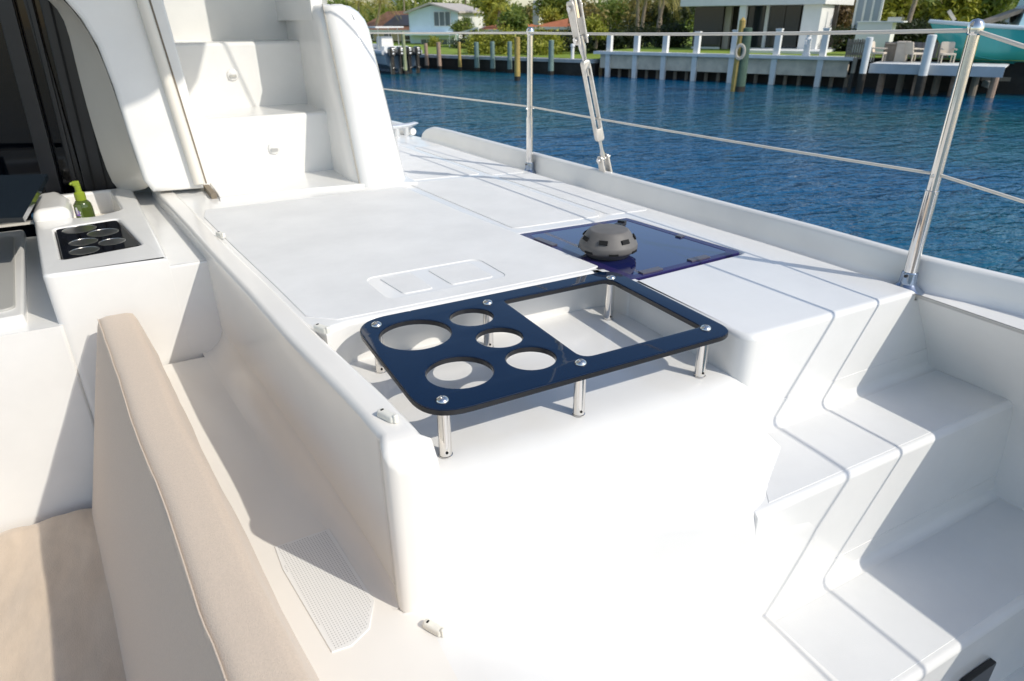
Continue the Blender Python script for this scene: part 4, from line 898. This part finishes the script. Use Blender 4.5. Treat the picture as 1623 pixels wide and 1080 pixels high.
# things right of the fence: gate, grill cabinet, screen
def ubox(name, label, cat, px0, px1, y0, y1, d, th, m, parts=None, ground=1.48):
    sa_, sb_ = sp(px0, (y0+y1)/2, d)[0], sp(px1, (y0+y1)/2, d)[0]; h0, h1 = sp((px0+px1)/2, y1, d)[2], sp((px0+px1)/2, y0, d)[2]
    t = thing(name, label, cat, sh((sa_+sb_)/2, d, h0)); return t, sa_, sb_, h0, h1
t, a, b, h0, h1 = ubox('wooden_gate', 'weathered grey slatted gate at the end of the sea wall', 'gate', 1341, 1374, 62, 94, -.2, .1, M_TIMB)
for i in range(9): g = G(); w_ = (b-a)/9; sbox(g, a+i*w_+.015, a+(i+1)*w_-.015, -.22, -.16, h0, h1-(.03*(i % 2))); g.build('slat', M_TIMB, t, org=t.location)
for hh in (h0+.2, h1-.25): g = G(); sbox(g, a, b, -.15, -.08, hh, hh+.1); g.build('crossbar', M_TIMB, t, org=t.location)
t, a, b, h0, h1 = ubox('outdoor_kitchen', 'white outdoor kitchen cabinet on the patio', 'cabinet', 1357, 1412, 36, 66, 2.5, 1, M_WHT)
g = G(); sbox(g, a, b, 2.5, 3.6, h0-.6, h1); g.build('cabinet', M_WHT, t, org=t.location); g = G(); sbox(g, a-.06, b+.5, 2.42, 3.7, h1, h1+.06); g.build('worktop', M_CAP, t, org=t.location)
g = G(); sbox(g, b-.3, b+.35, 2.6, 3.5, h1+.06, h1+.25); g.build('grill_hood', M_SATIN, t, org=t.location)
t, a, b, h0, h1 = ubox('glazed_screen', 'pale framed glass screen behind the outdoor kitchen', 'screen', 1358, 1398, -20, 36, 7, .1, M_WHT)
for i in range(4): g = G(); x = a+(b-a)*i/3; sbox(g, x-.06, x+.06, 6.95, 7.1, 1.48, h1); g.build('frame_post', M_WHT, t, org=t.location)
for i in range(3): g = G(); sbox(g, a+(b-a)*i/3+.06, a+(b-a)*(i+1)/3-.06, 7.0, 7.03, 1.5, h1); g.build('pane', mat('pale_glass', (.35, .40, .46), .12) if 'pale_glass' not in MATS else MATS['pale_glass'], t, org=t.location)
# floating dock
HDK = 1.36
c0 = BW(1372, 106, HDK-.12); c1 = BW(1592, 106, HDK-.12); sdk0, ddk, _ = sd_of(BW(1378, 105, HDK)); sdk1 = sd_of(BW(1600, 108, HDK))[0]; ddk = -2.3
dk = thing('timber_dock', 'low dock with white edge boards left of the turquoise boat', 'dock', sh((sdk0+sdk1)/2, ddk+1.2, -.6)); DO = dk.location
sdk0 = sp(1378, 106, ddk)[0]; sdk1 = sp(1592, 112, ddk)[0]; hd = sp(1450, 103, ddk)[2]
nb = 14
for i in range(nb):
    a_ = sdk0+(sdk1-sdk0)*i/nb; b__ = sdk0+(sdk1-sdk0)*(i+1)/nb; g = G(); sbox(g, a_+.01, b__-.01, ddk+.05, ddk+3.2, hd-.06, hd+.004*(i % 3)); g.build('deck_plank', M_CAP, dk, org=DO)
g = G(); sbox(g, sdk0, sdk1, ddk, ddk+.06, hd-.42, hd+.01); g.build('edge_board', mat('pale_blue_board', (.50, .53, .55), .6, var=.12, vscale=2), dk, org=DO)
for i in range(7):
    q = sh(sdk0+.5+(sdk1-sdk0-.8)*i/6, ddk+.9+.5*(i % 2), 0); g = G(); g.tube([q+Vector((0, 0, -1.2)), q+Vector((0, 0, hd-.1))], .16, 10); g.build('support_pile', M_TIMB if i % 2 else M_TIMP, dk, org=DO)
def dpile(px, yt, lab, r=.16, m=M_CAP, d=-2.55):
    s_, _, ht = sp(px, yt, d); t = thing('dock_pile', lab, 'pile', sh(s_, d, -1), group='dock piles'); g = G(); g.tube([(0, 0, 0), (0, 0, 2), (0, 0, ht+.97), (0, 0, ht+1)], [r, r, r, r*.8], 12); g.build('shaft', m, t); g = G(); g.tube([(0, 0, .6), (0, 0, 1.9)], r*1.06, 12); g.build('waterline_stain', M_WET, t)
dpile(1379, 59, 'white-faced dock pile beside the slatted gate'); dpile(1478, 55, 'white dock pile in the middle of the dock', .19); dpile(1356, 92, 'short dark pile under the slatted gate', .1, M_TIMB)
# dock furniture
def chair(px, yb, d, lab, m, rz=0):
    s_, _, _ = sp(px, yb, d); t = thing('patio_chair', lab, 'chair', sh(s_, d, hd+.004), rz, 'patio chairs on the dock')
    g = G(); g.slab([rrect(-.3, -.3, .3, .3, .06)], .36, .44, r=.03); g.build('seat', m, t)
    g = G(); g.slab([rrect(-.3, .40, .3, .92, .08)], 0, .07, r=.03, tf=lambda p: Vector((p.x, .30-p.z*.8+.22*(p.y-.4), p.y))); g.build('backrest', m, t)
    for x in (-.26, .26):
        for y in (-.26, .26): g = G(); g.tube([(x, y, 0), (x, y, .38)], .03, 6); g.build('leg', m, t)
        g = G(); g.tube([(x, -.28, .6), (x, .28, .62)], .035, 6); g.build('armrest', m, t)
M_CREAM = mat('cream_furniture', (.70, .60, .48), .7, var=.1, vscale=4)
chair(1392, 92, -.6, 'cream patio chair beside the white-faced dock pile', M_CREAM, .4); chair(1448, 92, -.4, 'cream patio chair left of the middle dock pile', M_CREAM, 1.2); chair(1500, 94, -.3, 'cream patio chair under the turquoise bow', M_CREAM, -.8)
def dbox(px, d, w_, h_, lab, m):
    s_ = sp(px, 90, d)[0]; t = thing('dock_box', lab, 'box', sh(s_, d, hd+.004), math.atan2(T.y, T.x), 'dock boxes'); g = G(); g.slab([rrect(-w_/2, -.3, w_/2, .3, .04)], 0, h_, r=.03); g.build('box_body', m, t); g = G(); g.slab([rrect(-w_/2-.03, -.33, w_/2+.03, .33, .04)], h_, h_+.07, r=.03); g.build('lid', m, t)
dbox(1412, .2, .6, .75, 'tall grey-brown dock box by the chair', M_TIMB); dbox(1428, .0, .5, .85, 'pale shelf box right of the grey-brown box', M_CREAM)
g = G(); s_a, s_b = sp(1400, 80, 1.2)[0], sp(1640, 80, 1.2)[0]; t = thing('dock_fence', 'low mauve board fence behind the dock chairs', 'fence', sh((s_a+s_b)/2, 1.2, hd))
nb = 26
for i in range(nb): g = G(); w_ = (s_b-s_a)/nb; sbox(g, s_a+i*w_+.01, s_a+(i+1)*w_-.01, 1.2, 1.25, hd-.4, hd+.85); g.build('board', mat('mauve_board', (.34, .28, .28), .8, var=.2, vscale=2) if 'mauve_board' not in MATS else MATS['mauve_board'], t, org=t.location)

# ---------------------------------------------------------------- boats
def hull(g, O, ux, uy, Ln, beam, hg, hk, bow=1.0, n=24):
    """stern at x=0, bow at x=Ln; sheer line hg, keel 0"""
    rows = []
    for i in range(n+1):
        u_ = i/n; hw = beam/2*(1-max(0, (u_-.45)/.55)**2.3); hw = max(hw, .015); sheer = hg*(1+.22*u_*u_); x = Ln*u_
        keel = 0 if u_ < .62 else sheer*.98*((u_-.62)/.38)**2.4; ch = keel+(sheer-keel)*.38; cw = hw*(.86-.35*u_)
        sec = [(-hw, sheer), (-hw*.985, sheer-.08), (-hw*(.93-.12*u_), keel+(sheer-keel)*.68), (-cw, ch), (-cw*.97, ch-.03), (0, keel), (cw*.97, ch-.03), (cw, ch), (hw*(.93-.12*u_), keel+(sheer-keel)*.68), (hw*.985, sheer-.08), (hw, sheer)]
        rows.append([O+ux*(x+ (sheer-z)*-.0)+uy*y+Vector((0, 0, z)) for y, z in sec])
    return rows
# turquoise boat on the lift: bow points left
ob = BW(1655, 120, .9); bowp = B(1474, 33, .6); sb_, db_, hb_ = sd_of(bowp)
Ln = 9.5; dirb = (-T*.92-N*.28).normalized(); bx = dirb; by = Vector((-bx.y, bx.x, 0))
ht = hb_/1.22*1.0
kz = sp(1600, 112, -.5)[2]-.45; O = Vector((bowp.x, bowp.y, 0))-bx*Ln+Vector((0, 0, kz-EYE)); hg_ = (hb_-kz)/1.22
tq = thing('turquoise_boat', 'turquoise motor boat with white gunwale raised on a boat lift at right', 'boat', O+bx*Ln/2); TO = tq.location
rows = hull(None, O, bx, by, Ln, 3.0, hg_, 0)
M_TURQ = mat('turquoise_paint', (.06, .44, .43), .25, coat=.4, var=.06, vscale=1)
g = G(); g.grid(rows); g.f.append(tuple(range(11))); g.build('hull', M_TURQ, tq, org=TO, ang=30)
for s_i in (0, -1):
    g = G(); g.tube([r_[s_i]+Vector((0, 0, -.03)) for r_ in rows], .09, 8); g.build('gunwale', mat('gunwale_white', (.66, .74, .76), .3) if 'gunwale_white' not in MATS else MATS['gunwale_white'], tq, org=TO)
    for dz in (.44, .58, .72):
        idx = 3 if s_i == 0 else 7
        g = G(); g.tube([r_[idx].lerp(r_[5], 1-dz if False else (dz-.38)*.9)+Vector((0, 0, -.01)) for r_ in rows[:20]], .035, 6); g.build('strake', M_TURQ, tq, org=TO)
g = G(); g.grid([[r_[0], (r_[0]+r_[-1])/2+Vector((0, 0, .06)), r_[-1]] for r_ in rows]); g.build('foredeck', MATS['gunwale_white'], tq, org=TO)
cx_ = O+bx*(Ln*.50); Mb = Matrix((bx, by, Vector((0, 0, 1)))).transposed()
g = G(); g.box(cx_+Vector((0, 0, hg_+.75)), (2.6, 1.9, 1.5), Mb, taper=.8); cb = g.build('cabin', mat('ice_blue_paint', (.45, .66, .70), .3), tq, org=TO)
g = G(); g.add([O+bx*(Ln*x)+by*y+Vector((0, 0, hg_+z)) for x, y, z in ((.66, -.85, .35), (.66, .85, .35), (.60, .8, 1.35), (.60, -.8, 1.35))], [(0, 1, 2, 3)]); g.build('windscreen', M_WIN, cb, org=TO, smooth=False)
g = G(); g.box(O+bx*(Ln*.70)+Vector((0, 0, hg_+.58)), (1.5, 1.6, .16), Mb@Matrix.Rotation(R(22), 3, 'Y')); g.build('sun_lounge', M_TIMB, tq, org=TO)
g = G(); g.box(O+bx*(Ln*.905)+by*-.2+Vector((0, 0, hg_*1.22+.22)), (.14, .14, .55), Mb@Matrix.Rotation(R(40), 3, 'Y')); g.build('anchor_roller', M_CREAM, tq, org=TO)
lf = thing('boat_lift', 'pale lift beam and posts under the turquoise boat', 'boat lift', (O+bx*4)+Vector((0, 0, -kz-1)))
g = G(); Lo = lf.location; q0 = O+bx*1.5+Vector((0, 0, -.22)); q1 = O+bx*6.6+Vector((0, 0, -.22))
for q_, nm in ((q0, 'cross_beam'), (q1, 'cross_beam')): g = G(); g.box(q_, (.25, 3.4, .28), Mb); g.build(nm, M_CAP, lf, org=Lo)
for y_ in (-.7, .7): g = G(); g.box((q0+q1)/2+by*y_+Vector((0, 0, .2)), (5.6, .2, .18), Mb); g.build('bunk', M_TIMB, lf, org=Lo)
for q_ in (q0, q1):
    for y_ in (-1.9, 1.9): g = G(); c = q_+by*y_; g.tube([Vector((c.x, c.y, Lo.z)), Vector((c.x, c.y, c.z+.4))], .15, 10); g.build('lift_post', M_TIMB, lf, org=Lo)
# boat with outboards at left
ob = BW(640, 117, 0); vw = Vector((ob.x, ob.y, 0)).normalized(); bx = Matrix.Rotation(R(22), 3, 'Z')@vw; by = Vector((-bx.y, bx.x, 0)); Mb = Matrix((bx, by, Vector((0, 0, 1)))).transposed()
O = ob+Vector((0, 0, .12)); mb = thing('outboard_boat', 'grey and white motor boat with black outboard engines at its stern', 'boat', O+bx*3); BO2 = mb.location
rows = hull(None, O, bx, by, 8.5, 2.7, 1.25, 0); g = G(); g.grid(rows); g.f.append(tuple(range(11))); g.build('hull', mat('grey_blue_hull', (.30, .36, .42), .3, coat=.3), mb, org=BO2, ang=30)
for s_i in (0, -1): g = G(); g.tube([r_[s_i] for r_ in rows], .16, 8); g.build('side_tube', mat('grey_tube', (.50, .52, .54), .5) if 'grey_tube' not in MATS else MATS['grey_tube'], mb, org=BO2)
g = G(); g.grid([[r_[0]+Vector((0, 0, -.2)), r_[-1]+Vector((0, 0, -.2))] for r_ in rows]); g.build('boat_deck', M_WHT, mb, org=BO2)
g = G(); g.box(O+bx*3.2+Vector((0, 0, 1.6)), (1.2, 1.0, 1.2), Mb, taper=.8); g.build('console', M_WHT, mb, org=BO2)
for x in (2.4, 4.2):
    for y in (-.8, .8): g = G(); g.tube([O+bx*x+by*y+Vector((0, 0, 1.0)), O+bx*x+by*y*.9+Vector((0, 0, 2.75))], .035, 8); g.build('top_pole', M_SATIN, mb, org=BO2)
g = G(); g.box(O+bx*3.3+Vector((0, 0, 2.8)), (2.6, 2.1, .09), Mb); g.build('t_top', M_WHT, mb, org=BO2)
g = G(); g.box(O+bx*1.4+Vector((0, 0, 1.35)), (.7, 1.8, .5), Mb); g.build('rear_seat', MATS['white_cap'], mb, org=BO2)
M_ENG = mat('black_cowling', (.012, .012, .014), .2, coat=.5)
for i in range(4):
    c = O+by*(-.93+i*.62)+bx*-.38
    g = G(); g.slab([rrect(-.33, -.22, .30, .22, .12)], 1.05, 1.62, r=.14, rb=.05, tf=lambda p: c+Mb@p); en = g.build('outboard_engine', M_ENG, mb, org=BO2)
    g = G(); g.slab([rquad([(-.16, -.12), (.14, -.12), (.14, .12), (-.16, .12)], .05)], -.1, 1.07, r=.02, tf=lambda p: c+Mb@p); g.build('engine_leg', M_ENG, en, org=BO2)
    g = G(); g.slab([rrect(-.3, -.14, .1, .14, .05)], .28, .33, r=.02, tf=lambda p: c+Mb@p); g.build('cavitation_plate', M_ENG, en, org=BO2)
    for zz in (1.42, 1.22): g = G(); g.slab([rrect(-.07, zz-.05, .07, zz+.05, .03)], 0, .012, tf=lambda p: c+Mb@Vector((-.335-p.z, p.x, p.y))); g.build('engine_badge', M_CAP, en, org=BO2)

#=========================================================================== lift everything so the water is at z = 0
for o in list(col.objects):
    if o.parent is None and o not in (cam, so): o.location.z += EYE
